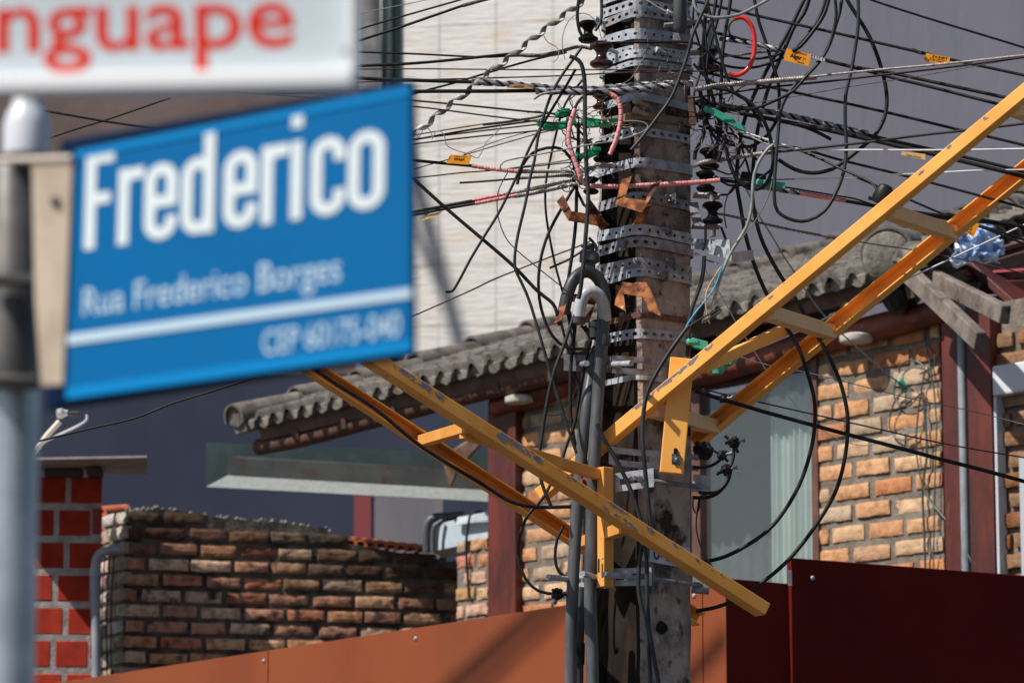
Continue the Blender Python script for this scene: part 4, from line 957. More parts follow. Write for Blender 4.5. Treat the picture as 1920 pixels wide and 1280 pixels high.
def connector(x, y, Y, r, seed, label, prongs=3, bolts=True):
    mb = lump('c', W(x,y,Y), r*PX, None, seed=seed); random.seed(seed)
    for k in range(prongs):
        d = V((random.uniform(-1,1), random.uniform(-1,.2), random.uniform(-1,1))).normalized(); mb.tube([W(x,y,Y), W(x,y,Y)+d*r*PX*1.9], r*PX*.28, 7)
    o = mk('connector', mb, M['black'], label=label, cat='connector', group='black piercing connectors on the cables', smooth=30)
    if bolts:
        mb = MB(); p = W(x,y,Y)+V((.6,-.3,.1))*r*PX*1.2; mb.lathe(p, [(.004,0),(.004,.016),(.007,.016),(.007,.022)], V((1,-.2,.15)), 8); mk('bolt', mb, M['galv_d'], o)
connector(1376,829,11.85, 11, 1, 'topmost black connector of the cluster right of the yellow plate'); connector(1353,853,11.88, 9, 2, 'middle black connector of the cluster right of the yellow plate')
connector(1362,880,11.86, 11, 3, 'lowest black connector of the cluster right of the yellow plate'); connector(1357,748,11.95, 8, 4, 'small black connector above the far yellow rail')
connector(1318,735,12.0, 6, 5, 'tiny black connector at the right pole edge', bolts=False); connector(1045,1113,11.9, 11, 6, 'black connector left of the risers beside the long bolt')
connector(1318,845,12.1, 18, 7, 'bulky black connector behind the yellow mounting plate', 1, False); connector(1420,335,12.0, 8, 9, 'black flat splice on the loop right of the pole', 2, False)
mb = MB(); mb.beam(W(1389,330,12.0), W(1436,336,12.0), .025, .028); mk('splice_box', mb, M['black'], label='small black splice box right of the pole above the teal plug', cat='box', bevel=.004)
mb = MB(); mb.beam(W(1318,569,12.1), W(1308,611,12.1), .02, .02, V((0,1,0))); mk('terminal_box', mb, M['black2'], label='dark hanging box at the right pole edge above the yellow arm', cat='box', bevel=.003)
mb = MB(); mb.lathe(W(1650,372,11.7)+V((.0,0,-.02)), [(.004,.0),(.028,.004),(.032,.02),(.027,.05),(.02,.062),(.006,.066)], V((.3,-.25,.9)), 22); mb.beam(W(1628,371,11.7), W(1640,374,11.7), .01, .01); mk('drop_clamp', mb, M['black'], label='round black cable clamp behind the upper edge of the rising yellow rail', cat='clamp', smooth=40)
def clamp(pts, m, label, Y=11.9):   # anchor clamp: tapering wedge body, made of short sections (x, y, half height px, half width px)
    mb = MB(); vs = []
    for i, (x, y, h) in enumerate(pts):
        c = W(x, y, Y); w_ = h*.8*PX
        for a, b in ((-1,-1),(1,-1),(1,1),(-1,1)): vs.append(c+V((0, a*w_, b*h*PX))+V((-.3*b*h*PX*((pts[-1][1]-pts[0][1])/(abs(pts[-1][0]-pts[0][0])+1)), 0, 0)))
    n = len(pts); mb.add(vs, [(i*4+k, i*4+(k+1) % 4, i*4+4+(k+1) % 4, i*4+4+k) for i in range(n-1) for k in range(4)]+[(3,2,1,0), ((n-1)*4,(n-1)*4+1,(n-1)*4+2,(n-1)*4+3)])
    mb.box(W(*pts[len(pts)//2][:2], Y)+V((0,-.006,.004)), (.03,.02,.012)); mb.lathe(W(pts[0][0], pts[0][1], Y), [(.01,0),(.012,.004),(.008,.01)], V((-1,-.4,0)), 10)
    return mk('anchor_clamp', mb, m, label=label, cat='clamp', group='plastic anchor clamps holding drop wires', bevel=.0015, smooth=0)
clamp([(1012,231,4),(1022,236,8),(1035,238,8),(1070,232,6),(1080,228,4)], M['green'], 'bright green clamp farthest left of the pole')
clamp([(1095,231,6),(1100,231,9),(1128,231,7),(1140,232,8),(1166,222,2)], M['green'], 'bright green clamp in front of the left pole edge')
clamp([(1083,293,3),(1100,291,7),(1118,283,8),(1122,290,6)], M['green'], 'dark green clamp beside the lower black insulator')
clamp([(1048,214,5),(1060,211,6),(1072,214,4)], M['green'], 'green clamp half hidden under black wire wraps')
clamp([(1326,205,4),(1340,212,8),(1365,226,9),(1378,234,8),(1398,243,5)], M['teal'], 'long teal clamp slanting down right of the pole')
clamp([(1424,342,5),(1440,345,6),(1472,349,6)], M['teal'], 'teal plug on the cable bundle below the black splice box')
clamp([(1293,641,4),(1300,643,9),(1328,650,9)], M['teal'], 'teal plug at the right pole edge above the arm')
clamp([(1336,693,9),(1356,690,11),(1362,684,7),(1384,671,6)], M['teal'], 'pale teal clamp tucked behind the rising yellow rail', 12.1)

# ------------------------------------------------------------------ tags
def tag(c4, Y, label, lines, m=None, flip=False, Y2=None):
    Y2 = Y2 or Y; q = [W(c4[0][0],c4[0][1],Y), W(c4[1][0],c4[1][1],Y2), W(c4[2][0],c4[2][1],Y2), W(c4[3][0],c4[3][1],Y)]   # TL TR BR BL
    n = (q[1]-q[0]).cross(q[3]-q[0]).normalized(); n = n if n.y < 0 else -n
    mb = MB(); mb.slab(q, -n*.0015); o = mk('cable_tag', mb, m or M['tag'], label=label, cat='tag', group='orange cable tags', smooth=0)
    if lines:
        TL_, TR_, BR_, BL_ = q; mb = MB()
        if flip: TL_, TR_, BR_, BL_ = BR_, BL_, TL_, TR_
        def P_(u, v): return (BL_*(1-u)+BR_*u)*(1-v)+(TL_*(1-u)+TR_*u)*v
        for txt, u0, u1, v0, h in lines: lettering(mb, txt, P_(u0,v0), P_(u1,v0), P_(u0,v0+h), n*.0008, .02)
        mk('lettering', mb, M['ink'], o, smooth=0)
    return o
tag([(1475,91),(1522,102),(1516,125),(1469,113)], 11.9, 'orange tag with Algar lettering right of the pole', [('CABO OPTICO',.25,.8,.8,.13),('Algar',.2,.66,.36,.34),(':·',.7,.82,.36,.3),('Telecom',.5,.8,.1,.14)])
tag([(1737,100),(1782,108),(1778,122),(1731,115)], 11.8, 'orange tag with four lines of print, upper right', [('DCNET',.28,.9,.66,.24),('CABO OPTICO',.2,.85,.42,.14),('FTTH FIBRA',.16,.8,.2,.13)])
tag([(1691,284),(1735,289),(1735,300),(1689,290)], 11.75, 'faded yellow tag below the thick bundle, right', [('CABO OPTICO',.2,.8,.1,.35)], M['tag_y'])
tag([(1806,412),(1836,421),(1826,444),(1798,430)], 12.35, 'orange tag partly hidden behind the far yellow rail', [('VIVO',.1,.7,.35,.35),('FIBRA OPTICA',.2,.85,.1,.14)])
tag([(845,290),(885,292),(879,309),(836,306)], 11.93, 'upright orange tag on the cable beside the blue sign', [('vivo',.25,.75,.35,.35),('CABO OPTICO',.2,.8,.12,.12)], flip=True)
tag([(808,402),(831,395),(820,404),(786,416)], 11.9, 'pale yellow tag seen edge on under the double cable', None, mat('sunlit_tag', (.95,.55,.12), None, .5))
tag([(958,158),(1001,159),(999,167),(950,165)], 11.88, 'dull brown tag taped under the grey grip', [('ALGAR',.2,.6,.2,.5)], mat('brown_tag', (.5,.26,.09), (.35,.17,.06), .6))

# ------------------------------------------------------------------ cables
GL, GR, GT = 'cables running left from the pole', 'cables running right from the pole', 'loose drop cables hanging round the pole'
def cable(label, r, pts, m='black', Y0=11.95, Y1=None, extra=(), group=None, name=None, seg=8, twist=None):
    mb = MB(); P3 = path(pts, Y0, Y1)
    if twist == 'ribbon': flatgrip(mb, P3, r*1.3, 1, 9, .24)
    elif twist: twist_mb(mb, P3, r, *twist)
    else:
        random.seed(len(label)); ph = random.uniform(0, 50)
        P3 = [p+noise.noise_vector(p*3+V((ph,0,0)))*.0025 for p in P3]
        mb.tube(P3, r*PX*(1.14 if m in ('black','black2') and r < 3.8 else 1), seg)
    nm = name or {'black':'black_cable','black2':'black_cable','maroon':'drop_wire','greyc':'grey_cable','white_w':'white_wire','strand':'steel_wire','strand_d':'steel_wire','pink':'pink_cable','tape':'steel_wire'}.get(m, 'cable')
    o = mk(nm, mb, M[m], label=label, cat='cable' if 'cable' in nm else 'wire', group=group, smooth=60)
    for e in extra:       # (name, kind, r, pts, mat)
        en, kind, er, ep, em = e[:5]; mb = MB(); Q = path(ep, Y0, Y1, .01); 
        if len(e) > 5: Q = path(ep, e[5], e[6], .01)
        if kind in ('twist','flat'):
            cb = MB(); cb.tube(Q, er*PX*(.5 if kind == 'twist' else .62), 7); mk('core', cb, M['black'], o, smooth=60)
        if kind == 'twist': twist_mb(mb, Q, er*1.12, 3, 14, .5)
        elif kind == 'flat': flatgrip(mb, Q, er)
        elif kind == 'wrap': wrapmb(mb, Q, er)
        else: mb.tube(Q, er*PX, 8)
        mk(en, mb, M[em], o, smooth=60)
    return o
def resamp(pts, st_):
    d = [0]
    for a, b in zip(pts, pts[1:]): d.append(d[-1]+(b-a).length)
    N_ = max(2, int(d[-1]/st_)); q = []; j = 0
    for k in range(N_+1):
        s_ = d[-1]*k/N_
        while j < len(d)-2 and d[j+1] < s_: j += 1
        q.append(pts[j].lerp(pts[j+1], (s_-d[j])/max(1e-9, d[j+1]-d[j])))
    return q
def wrapmb(mb, pts, r):      # spiral plastic wrap: a tube with a groove between turns
    q = resamp(pts, 1.3*PX); rr = [r*PX*(.7 if i % 9 == 0 else 1) for i in range(len(q))]; mb.tube(q, r*PX, 10, rr=rr)
def flatgrip(mb, pts, r, sets=2, wires=5, sp=.34):    # flat preformed grip: a wide ribbon of wires wound slowly round the cable
    q = resamp(pts, 1.5*PX); n = len(q); fr = None
    for s_ in range(sets):
        for w_ in range(wires):
            h = []; fr = None
            for i in range(n):
                t = (q[min(i+1,n-1)]-q[max(i-1,0)]).normalized(); fr = t.cross(V((0,0,1))) if fr is None else fr-t*fr.dot(t); fr.normalize(); b = t.cross(fr)
                a = 2*math.pi*(i*1.5/46+s_*.5)+w_*sp; h.append(q[i]+(fr*math.cos(a)+b*math.sin(a))*r*PX*.8)
            mb.tube(h, r*PX*.17, 5)
# ---- left side
cable('thin grey wire at the very top left of the cables', .9, [(500,62),(600,42),(675,26),(800,0),(860,-14)], 'greyc', 12.0, group=GL)
cable('black cable rising to the top edge, upper of two beside the white sign', 1.7, [(520,108),(600,80),(675,55),(780,24),(870,-2),(900,-12)], 'black', 12.0, group=GL)
cable('black cable rising to the top edge, lower of two, ending in a grip', 2.4, [(500,134),(600,104),(675,76),(760,48),(868,11)], 'black', 12.0, extra=[('grip','twist',3.4,[(868,11),(900,2),(940,-8)],'strand_d')], group=GL)
cable('twisted flat strand cable climbing steeply across the pale wall', 5.6, [(690,320),(740,280),(768,256),(807,228),(841,198),(872,176),(911,141),(945,116),(977,91),(1016,60),(1055,31),(1100,-2),(1130,-20)], 'strand', 11.9, twist='ribbon', name='twisted_cable')
cable('thin black cable dipping slightly above the brown tag', 1.7, [(300,90),(560,93),(672,98),(800,103),(900,107),(950,105),(1010,104)], 'black', 11.96, group=GL, extra=[('grip','twist',2.8,[(950,105),(990,103),(1030,104),(1062,98)],'strand_d')])
cable('thicker black cable meeting the brown insulator', 2.6, [(300,140),(560,130),(672,124),(780,118),(870,110),(955,101)], 'black', 11.93, group=GL, extra=[('grip','twist',3.3,[(955,101),(1000,105),(1045,98),(1085,88),(1110,92)],'strand_d')])
cable('second straight thin black cable behind the grey grip', 1.3, [(300,128),(672,130),(900,130),(1135,131),(1300,132)], 'maroon', 11.98, 11.9, group=GL)
cable('black cable running into the long grey grip with the brown tag', 3.2, [(100,112),(400,126),(672,146),(780,151),(885,154)], 'black', 11.9, group=GL, extra=[('grip','flat',7,[(885,154),(950,157),(1030,164),(1100,167),(1170,163),(1240,158),(1300,157)],'tape',11.9,11.86)])
cable('thin maroon cable just above the grey grip', 1.5, [(500,160),(781,150),(930,146),(1060,142),(1200,136),(1320,134)], 'maroon', 11.96, 11.86, group=GL)
cable('thick black cable passing just under the brown tag', 3.4, [(500,175),(770,172),(900,171),(1010,170)], 'black', 11.9, group=GL, extra=[('grip','flat',7,[(1005,171),(1060,172),(1120,173),(1190,168),(1260,160)],'tape',11.88,11.82)])
cable('loose flat wire end sticking out below the grey grip', 2.6, [(1000,186),(1012,178),(1030,174),(1050,172)], 'tape', 11.84)
cable('black cable rising from the blue sign to cross the grip', 1.9, [(650,215),(768,178),(846,157),(919,135),(1000,112),(1060,98)], 'black', 11.97, group=GL)
cable('black drop wire running down to the farthest green clamp', 1.9, [(400,160),(600,175),(768,188),(900,201),(1022,212),(1075,214)], 'maroon', 11.95, group=GL)
cable('maroon wire crossing to the clamp nearest the pole', 1.6, [(400,170),(600,185),(768,199),(900,215),(1000,227),(1095,235)], 'maroon', 11.9, 11.88, group=GL)
cable('thin twisted wire ending at the green clamp', 1.2, [(680,272),(780,253),(910,233)], 'strand_d', 11.95, group=GL, extra=[('grip','twist',2.4,[(905,234),(950,229),(1000,221),(1020,216)],'strand_d')])
cable('upper maroon wire of the three behind the wiggly wire', 2.0, [(600,285),(768,264),(880,244),(1012,225)], 'maroon', 11.95, group=GL)
cable('middle maroon wire of the three behind the wiggly wire', 1.6, [(600,284),(768,262),(900,246),(1012,233)], 'maroon', 11.99, group=GL)
cable('lowest maroon wire of the three behind the wiggly wire', 1.6, [(600,288),(768,271),(900,256),(1020,244),(1060,240)], 'maroon', 11.93, group=GL)
cable('thin wire sloping up behind the upright orange tag', 1.1, [(600,372),(768,320),(860,294),(940,270),(1015,249),(1060,240)], 'maroon', 12.0, group=GL)
cable('very thin wire just above the slope to the green clamp', .8, [(870,290),(940,262),(1000,246),(1055,236)], 'maroon', 12.0, group=GL)
cable('thin wiggly tie wire dangling above the upright orange tag', .9, [(762,236),(770,238),(774,245),(785,258),(793,242),(803,241),(809,252),(810,261),(815,249),(823,245),(832,252),(835,266),(840,275),(858,283),(878,289),(892,296),(898,294),(906,279),(912,265),(925,254),(938,239),(939,231)], 'greyc', 11.88)
cable('black cable carrying the upright orange tag, pink wrapped then gripped', 2.7, [(500,282),(680,291),(768,300),(833,307),(888,312)], 'black', 11.94, group=GL, extra=[('spiral_wrap','wrap',4.0,[(884,311),(925,317),(972,322)],'pink'),('grip','twist',3.9,[(970,322),(1030,321),(1085,320),(1125,312),(1150,312)],'strand')])
cable('thin maroon wire under the upright orange tag', 1.3, [(500,347),(600,342),(768,334),(860,325),(940,318),(1090,302)], 'maroon', 12.0, group=GL)
cable('short cut cable end with a light grip, middle of the pale wall', 2.0, [(862,342),(900,340),(970,335)], 'maroon', 11.97, extra=[('grip','twist',3.3,[(970,334),(1020,331),(1060,329),(1085,333)],'strand')])
cable('upper of the double cables with pink wrap and pale tag', 3.0, [(560,440),(700,412),(768,400),(840,386),(890,376)], 'black', 11.93, group=GL, extra=[('spiral_wrap','wrap',3.6,[(884,377),(920,369),(955,364)],'pink'),('grip','twist',4.0,[(953,364),(1000,354),(1050,342),(1090,334)],'strand')])
cable('lower of the double cables with pink wrap and pale tag', 2.6, [(560,446),(700,418),(768,405),(840,391),(895,381)], 'black2', 11.9, group=GL, extra=[('spiral_wrap','wrap',3.6,[(890,382),(930,374),(970,366)],'pink'),('grip','twist',3.9,[(965,368),(1010,360),(1060,349),(1092,343)],'strand')])
cable('black tie loop round the double cables', 1.0, [(795,393),(797,404),(802,392),(801,403),(798,391)], 'black', 11.88)
cable('thick black cable cutting down to the right past the blue sign', 3.0, [(640,225),(720,290),(765,327),(833,387),(906,449),(962,498),(1007,545),(1030,563),(1042,578),(1050,610)], 'black', 11.87)
cable('black cable with bent bare end hanging over the pale wall', 2.3, [(836,547),(842,547),(849,545),(856,535),(866,517),(881,488),(906,446),(934,401),(954,362),(975,318),(1000,265),(1030,215),(1060,165),(1080,130)], 'black', 11.86)
cable('long black cable kinking at the crossing and falling over the house eave', 2.5, [(1090,90),(1040,165),(1012,245),(1002,300),(993,337),(985,382),(971,441),(965,480),(966,505),(975,525),(993,567),(1021,660),(1045,740),(1062,790),(1082,850)], 'black2', 11.85)
cable('black cable falling almost straight between loops left of the pole', 2.0, [(1092,150),(1060,195),(1043,250),(1030,305),(1023,345),(1023,390),(1030,440),(1042,500),(1058,560),(1070,620),(1078,660)], 'black', 11.94)
cable('big black loop left of the pole dipping over the eave', 2.6, [(1090,330),(1076,352),(1052,392),(1028,438),(1013,490),(1010,545),(1018,590),(1036,630),(1060,650),(1085,654),(1108,652)], 'black', 11.9)
cable('long thin cable rising from the blue sign to the grey insulator', 1.5, [(600,655),(700,622),(775,592),(880,546),(930,522),(1010,490),(1090,460),(1110,450)], 'maroon', 11.99, group=GL)
cable('short cut cable end pointing at the grey insulator', 2.3, [(1030,503),(1060,490),(1085,475),(1100,462)], 'maroon', 11.95)
cable('thin maroon wire sagging from the pink cable to the black swan neck', 1.1, [(952,322),(937,350),(932,375),(935,410),(948,445),(968,468),(1010,503),(1050,535),(1085,565)], 'maroon', 11.9)
cable('thickest black cable hanging in front of the left hooks', 4.1, [(1068,106),(1080,110),(1090,120),(1095,140),(1097,165),(1097,210),(1097,250),(1100,325),(1103,370),(1100,425),(1095,487),(1088,545),(1084,560)], 'black2', 11.8)
cable('black cable dropping behind the black swan neck', 3.0, [(1084,230),(1084,300),(1081,360),(1079,420),(1072,480),(1065,530),(1066,580),(1078,625)], 'black', 11.95)
cable('black arch loop left of the green clamps', 2.6, [(970,345),(977,318),(990,295),(1010,281),(1040,276),(1060,284),(1075,305),(1088,330)], 'black', 11.93)
cable('pale thin loop swinging in front of the pole, left', 1.5, [(950,322),(938,315),(943,304),(960,298),(1000,291),(1060,280),(1100,272),(1160,263),(1205,248),(1214,238),(1206,230),(1180,227),(1150,232)], 'greyc', 11.78)
cable('pale thin wire running from the wrap to the green clamp', 1.3, [(955,316),(1000,310),(1060,302),(1095,290)], 'greyc', 11.9)
cable('pink wrapped bow left of the pole', 4.3, [(1078,204),(1069,232),(1066,262),(1072,285),(1082,312),(1090,338)], 'pink', 11.82, extra=[('spiral_wrap','wrap',4.6,[(1078,206),(1069,232),(1066,262),(1072,285),(1082,312),(1089,334)],'pink')])
cable('pink wrapped bow over the left face of the pole', 4.0, [(1143,176),(1157,184),(1164,205),(1163,232),(1155,262),(1143,290)], 'pink', 11.78, extra=[('spiral_wrap','wrap',4.6,[(1147,178),(1158,186),(1164,205),(1163,232),(1155,262),(1146,284)],'pink')])
cable('pink wrapped cable lying straight across the pole face', 4.0, [(1087,338),(1095,343),(1105,348),(1150,350),(1200,348),(1260,345),(1320,341),(1350,338)], 'pink', 11.88, 11.9, extra=[('spiral_wrap','wrap',4.7,[(1095,343),(1106,348),(1150,350),(1200,348),(1260,345),(1320,341),(1345,338)],'pink')])
cable('black tail of the left pink bow', 2.5, [(1078,206),(1084,192),(1096,180),(1112,174),(1128,172)], 'black', 11.84)
cable('thin grey circle of wire above the brown insulator', .9, [(1060,112),(1055,90),(1056,65),(1066,40),(1084,26),(1104,28),(1120,45),(1128,72)], 'greyc', 11.85)
cable('black cable dropping from the top edge to the left insulator', 2.8, [(1088,-20),(1083,10),(1082,35),(1086,58),(1094,72)], 'black', 11.85)
cable('checked black strap hanging from the clevis at the top', 2.6, [(1127,-10),(1128,20),(1126,42),(1116,58)], 'black2', 11.8)
cable('glossy black cable leaning left down past the eave', 3.0, [(1082,585),(1074,600),(1060,642),(1037,706),(1022,775),(1012,840),(1010,865),(1016,905),(1034,950)], 'black2', 11.85)
cable('black cable beside the risers, straight down', 3.0, [(1082,560),(1078,620),(1073,663),(1070,714),(1070,780),(1078,835),(1086,880)], 'black', 11.95)
cable('black cable crossing behind the risers to the right', 2.3, [(1050,600),(1060,640),(1068,672),(1083,720),(1094,765),(1108,830),(1116,870)], 'black', 11.98)
cable('black cable falling left of the risers toward the arm', 2.6, [(1108,640),(1092,700),(1078,790),(1064,830),(1050,870),(1020,930),(990,965),(974,1005),(972,1045),(985,1085),(1010,1108),(1043,1114)], 'black', 11.93)
cable('small black bight below the lower rail of the chipped arm', 2.6, [(1058,985),(1045,1010),(1041,1045),(1048,1070),(1062,1080)], 'black', 12.1)
cable('black cable lying along the inside of the chipped lower rail', 3.2, [(560,668),(618,712),(700,765),(792,838),(900,905),(958,940),(1010,950),(1060,950),(1092,948),(1112,936)], 'black', 11.75, 11.95)
cable('black cable curving down the face of the pole from the upper right', 3.6, [(1291,612),(1273,635),(1242,681),(1216,730),(1207,775),(1206,830),(1211,890),(1218,960),(1218,990),(1206,1020),(1199,1060),(1198,1110),(1208,1160),(1216,1220),(1220,1300),(1222,1500)], 'black2', 11.72)
cable('second black cable down the pole face, crossing the first', 3.6, [(1120,795),(1132,822),(1160,870),(1185,925),(1203,985),(1212,1050),(1213,1110),(1218,1180),(1228,1240),(1236,1300),(1240,1500)], 'black2', 11.70)
for i, (a, b) in enumerate([((1090,610),(1112,650)),((1098,610),(1130,690)),((1104,445),(1118,470))]):
    cable(['short black link from the pale swan neck to the riser','black tail slanting behind the riser coupling','short black tail under the left steel bands'][i], 2.4, [a, ((a[0]+b[0])/2+4, (a[1]+b[1])/2), b], 'black', 11.95)
# ---- right side
cable('highest straight black cable at the top right', 2.0, [(1560,-30),(1635,0),(1740,34),(1920,90),(2000,115)], 'black', 11.9, group=GR)
cable('straight black cable carrying the four line tag', 2.6, [(1290,0),(1340,11),(1410,27),(1510,50),(1635,78),(1717,96),(1785,112),(1920,142),(2000,162)], 'black', 12.0, 11.75, group=GR, extra=[('wire_ties','tube',3.8,[(1712,94),(1722,98),(1731,100)],'black')])
cable('gripped cable reaching the tag with the large letters', 2.8, [(1340,62),(1380,72),(1430,85),(1472,97)], 'black', 12.0, 11.92, group=GR, extra=[('grip','flat',4.8,[(1350,73),(1400,80),(1460,93)],'tape')])
cable('upper of two black cables leaving the large lettered tag', 3.0, [(1518,106),(1545,112),(1600,126),(1660,135),(1740,152),(1885,183),(2000,210)], 'black', 11.92, 11.7, group=GR, extra=[('grip','flat',4.2,[(1519,106),(1535,110),(1550,113)],'tape')])
cable('lower of two black cables leaving the large lettered tag', 2.8, [(1540,112),(1600,127),(1680,148),(1740,162),(1875,196),(2000,228)], 'black', 11.95, 11.72, group=GR)
cable('light steel strand cable running up to the right edge', 2.4, [(1500,147),(1560,140),(1650,131),(1740,123),(1820,115),(1920,104),(2000,96)], 'strand', 11.85, 11.6, twist=(3,10,.6), group=GR, extra=[('grip','twist',4.6,[(1305,168),(1345,161),(1400,156),(1460,151),(1530,145)],'strand',11.9,11.85)])
cable('black cable just below the light steel strand', 1.9, [(1290,184),(1340,178),(1420,167),(1580,150),(1740,131),(1905,110),(2000,99)], 'black', 11.95, 11.65, group=GR)
cable('hair thin wire below the light steel strand', .8, [(1330,210),(1400,196),(1500,180),(1600,162),(1740,140),(1900,112)], 'maroon', 12.0, 11.7, group=GR)
cable('long straight black cable sloping down behind the loops', 2.5, [(1320,136),(1435,162),(1585,194),(1740,229),(1920,272),(2000,292)], 'black', 12.05, 11.85, group=GR)
cable('thickest black cable under the flat grip, right', 4.3, [(1310,196),(1350,204),(1400,214),(1470,228),(1540,242),(1640,264),(1740,287),(1830,309),(1920,331),(2000,350)], 'black', 11.98, 11.75, group=GR, extra=[('grip','flat',6.4,[(1412,206),(1460,213),(1540,231),(1600,245),(1628,251)],'tape',11.93,11.9)])
cable('second cable of the thick bundle, above the yellow tag', 3.0, [(1310,188),(1360,198),(1412,206),(1540,231),(1620,251),(1740,279),(1830,300),(1920,322),(2000,342)], 'black', 12.0, 11.8, group=GR)
cable('forked cut cable end below the thick bundle', 3.0, [(1480,232),(1510,240),(1540,253),(1558,263)], 'black', 11.92)
cable('cable with bright twisted grip rising to the right', 2.3, [(1440,287),(1500,281),(1600,270),(1740,252),(1850,240),(1920,232),(2000,222)], 'black2', 11.9, 11.7, group=GR, extra=[('grip','twist',4.0,[(1300,312),(1320,304),(1345,301),(1380,295),(1450,285)],'strand',11.95,11.9)])
cable('white flat strap stretched to the right edge', 1.9, [(1378,243),(1430,259),(1478,274),(1512,281),(1600,281),(1740,281),(1920,279),(2000,278)], 'white_w', 11.93, 11.7, group=GR)
cable('second pale wire beside the start of the white strap', 1.2, [(1365,236),(1420,262),(1450,274),(1490,282),(1520,284)], 'white_w', 11.9)
cable('black cable sagging gently under the white strap', 2.3, [(1430,285),(1475,276),(1520,284),(1560,296),(1610,309),(1700,331),(1830,365),(1935,394),(2000,412)], 'black', 12.0, 11.85, group=GR)
cable('black cable bending down into the round clamp', 2.2, [(1500,283),(1540,299),(1580,318),(1618,334),(1637,345),(1645,358)], 'black', 11.95, 11.72)
cable('lower white strap with dark marks', 1.6, [(1490,336),(1580,334),(1660,329),(1740,325),(1830,320),(1920,318),(2000,316)], 'white_w', 11.93, 11.75, group=GR, extra=[('lead_wire','tube',1.2,[(1350,333),(1420,337),(1490,336)],'maroon',11.95,11.93)])
cable('black cable bundle with pink wrap running behind the arm', 3.2, [(1330,335),(1380,342),(1440,352),(1500,361),(1580,375),(1645,387),(1700,396),(1760,404),(1830,410),(1920,425),(2000,436)], 'black', 12.05, 12.25, group=GR, extra=[('grip','flat',5,[(1395,346),(1440,353),(1500,362)],'tape',12.0,12.0),('spiral_wrap','wrap',4.6,[(1500,362),(1540,369),(1585,376)],'pink',12.0,12.02)])
cable('thin cable riding on the pink wrapped bundle', 1.5, [(1400,338),(1475,351),(1560,366),(1600,373),(1640,386)], 'black', 12.0, group=GR)
cable('black cable behind the arm above the plastic sheet', 2.6, [(1690,396),(1740,402),(1800,412),(1860,418),(1920,424),(2000,432)], 'black', 12.4, group=GR)
cable('lower black cable behind the arm above the plastic sheet', 2.2, [(1680,390),(1760,408),(1840,424),(1930,452),(2000,472)], 'black', 12.5, group=GR)
cable('black cable sloping from behind the rail to the far right edge', 2.0, [(1600,330),(1700,372),(1780,406),(1850,430),(1925,460),(2000,495)], 'black', 12.45, group=GR)
cable('twisted pair sloping down from the spool insulator', 2.6, [(1340,400),(1370,405),(1400,412),(1480,430),(1565,446)], 'strand_d', 12.0, 12.05, twist=(2,16,.75), group=GR, name='twisted_cable', extra=[('tail_wire','tube',1.3,[(1560,445),(1640,458),(1720,470),(1830,492),(1920,512),(2000,530)],'strand_d',12.05,12.3)])
cable('white wire falling from the right edge behind the arm', 1.7, [(2000,380),(1920,422),(1800,477),(1690,528),(1590,576),(1493,623),(1385,668)], 'white_w', 12.6, 12.5, group=GR)
cable('grey green cable falling from the loops to the brick panel', 1.9, [(1355,262),(1372,300),(1395,345),(1423,403),(1455,455),(1487,507),(1553,600),(1663,700),(1713,732)], 'greyc', 12.2, 16.5)
cable('thin white wire falling past the window and sagging over the bricks', 1.2, [(1320,500),(1323,507),(1350,550),(1380,603),(1437,693),(1480,745),(1520,790),(1545,808),(1580,826),(1620,834),(1660,826),(1702,800)], 'white_w', 12.2, 16.5)
cable('thin brown wire crossing the brick panel', .9, [(1340,655),(1390,670),(1440,685),(1540,705),(1700,745),(1810,768),(1920,795),(2000,815)], 'greyc', 12.6, 12.7, group=GR)
cable('thin maroon cable crossing the window and bricks', 1.5, [(1300,725),(1380,744),(1440,758),(1560,785),(1740,825),(1920,857),(2000,871)], 'maroon', 12.3, 12.5, group=GR)
cable('thick black cable crossing the window and bricks', 4.0, [(1303,732),(1350,747),(1400,762),(1440,774),(1560,806),(1740,854),(1840,879),(1920,901),(2000,925)], 'black', 12.2, 12.3, group=GR)
# loops
cable('black cable sweeping down from the top edge, nearest loop to the red tube', 2.9, [(1410,-20),(1415,5),(1422,40),(1435,78),(1448,120),(1458,150),(1461,190),(1458,220),(1445,245),(1430,262),(1405,276),(1378,272),(1350,255),(1325,232)], 'black', 11.95)
cable('straight black cable dropping from the top right beside the pole', 3.0, [(1373,-20),(1368,15),(1362,50),(1356,95),(1353,150),(1350,210),(1345,270),(1340,300)], 'black', 11.93)
cable('outer long loop falling from the top to the arm tip', 3.5, [(1522,-15),(1508,25),(1490,50),(1473,88),(1450,140),(1436,180),(1426,220),(1418,260),(1412,320),(1412,380),(1427,447),(1457,507),(1487,553),(1527,620),(1557,673),(1580,730),(1590,800),(1577,890),(1547,957),(1480,1047),(1403,1110),(1350,1136),(1305,1146)], 'black', 11.98, 12.25)
cable('inner long loop falling from the top to the number plate', 3.4, [(1512,-10),(1478,60),(1450,110),(1423,160),(1405,200),(1393,240),(1385,290),(1381,340),(1387,385),(1400,453),(1423,520),(1453,580),(1493,643),(1513,697),(1527,757),(1523,830),(1497,913),(1447,987),(1380,1033),(1330,1050),(1290,1051)], 'black', 12.02, 12.2)
cable('double black cable arriving at the tag from above', 3.2, [(1556,-10),(1548,20),(1538,40),(1520,65),(1500,88),(1485,96)], 'black', 11.9)
cable('second double black cable arriving at the tag from above', 3.0, [(1550,-10),(1542,20),(1530,44),(1512,68),(1490,92)], 'black', 11.93)
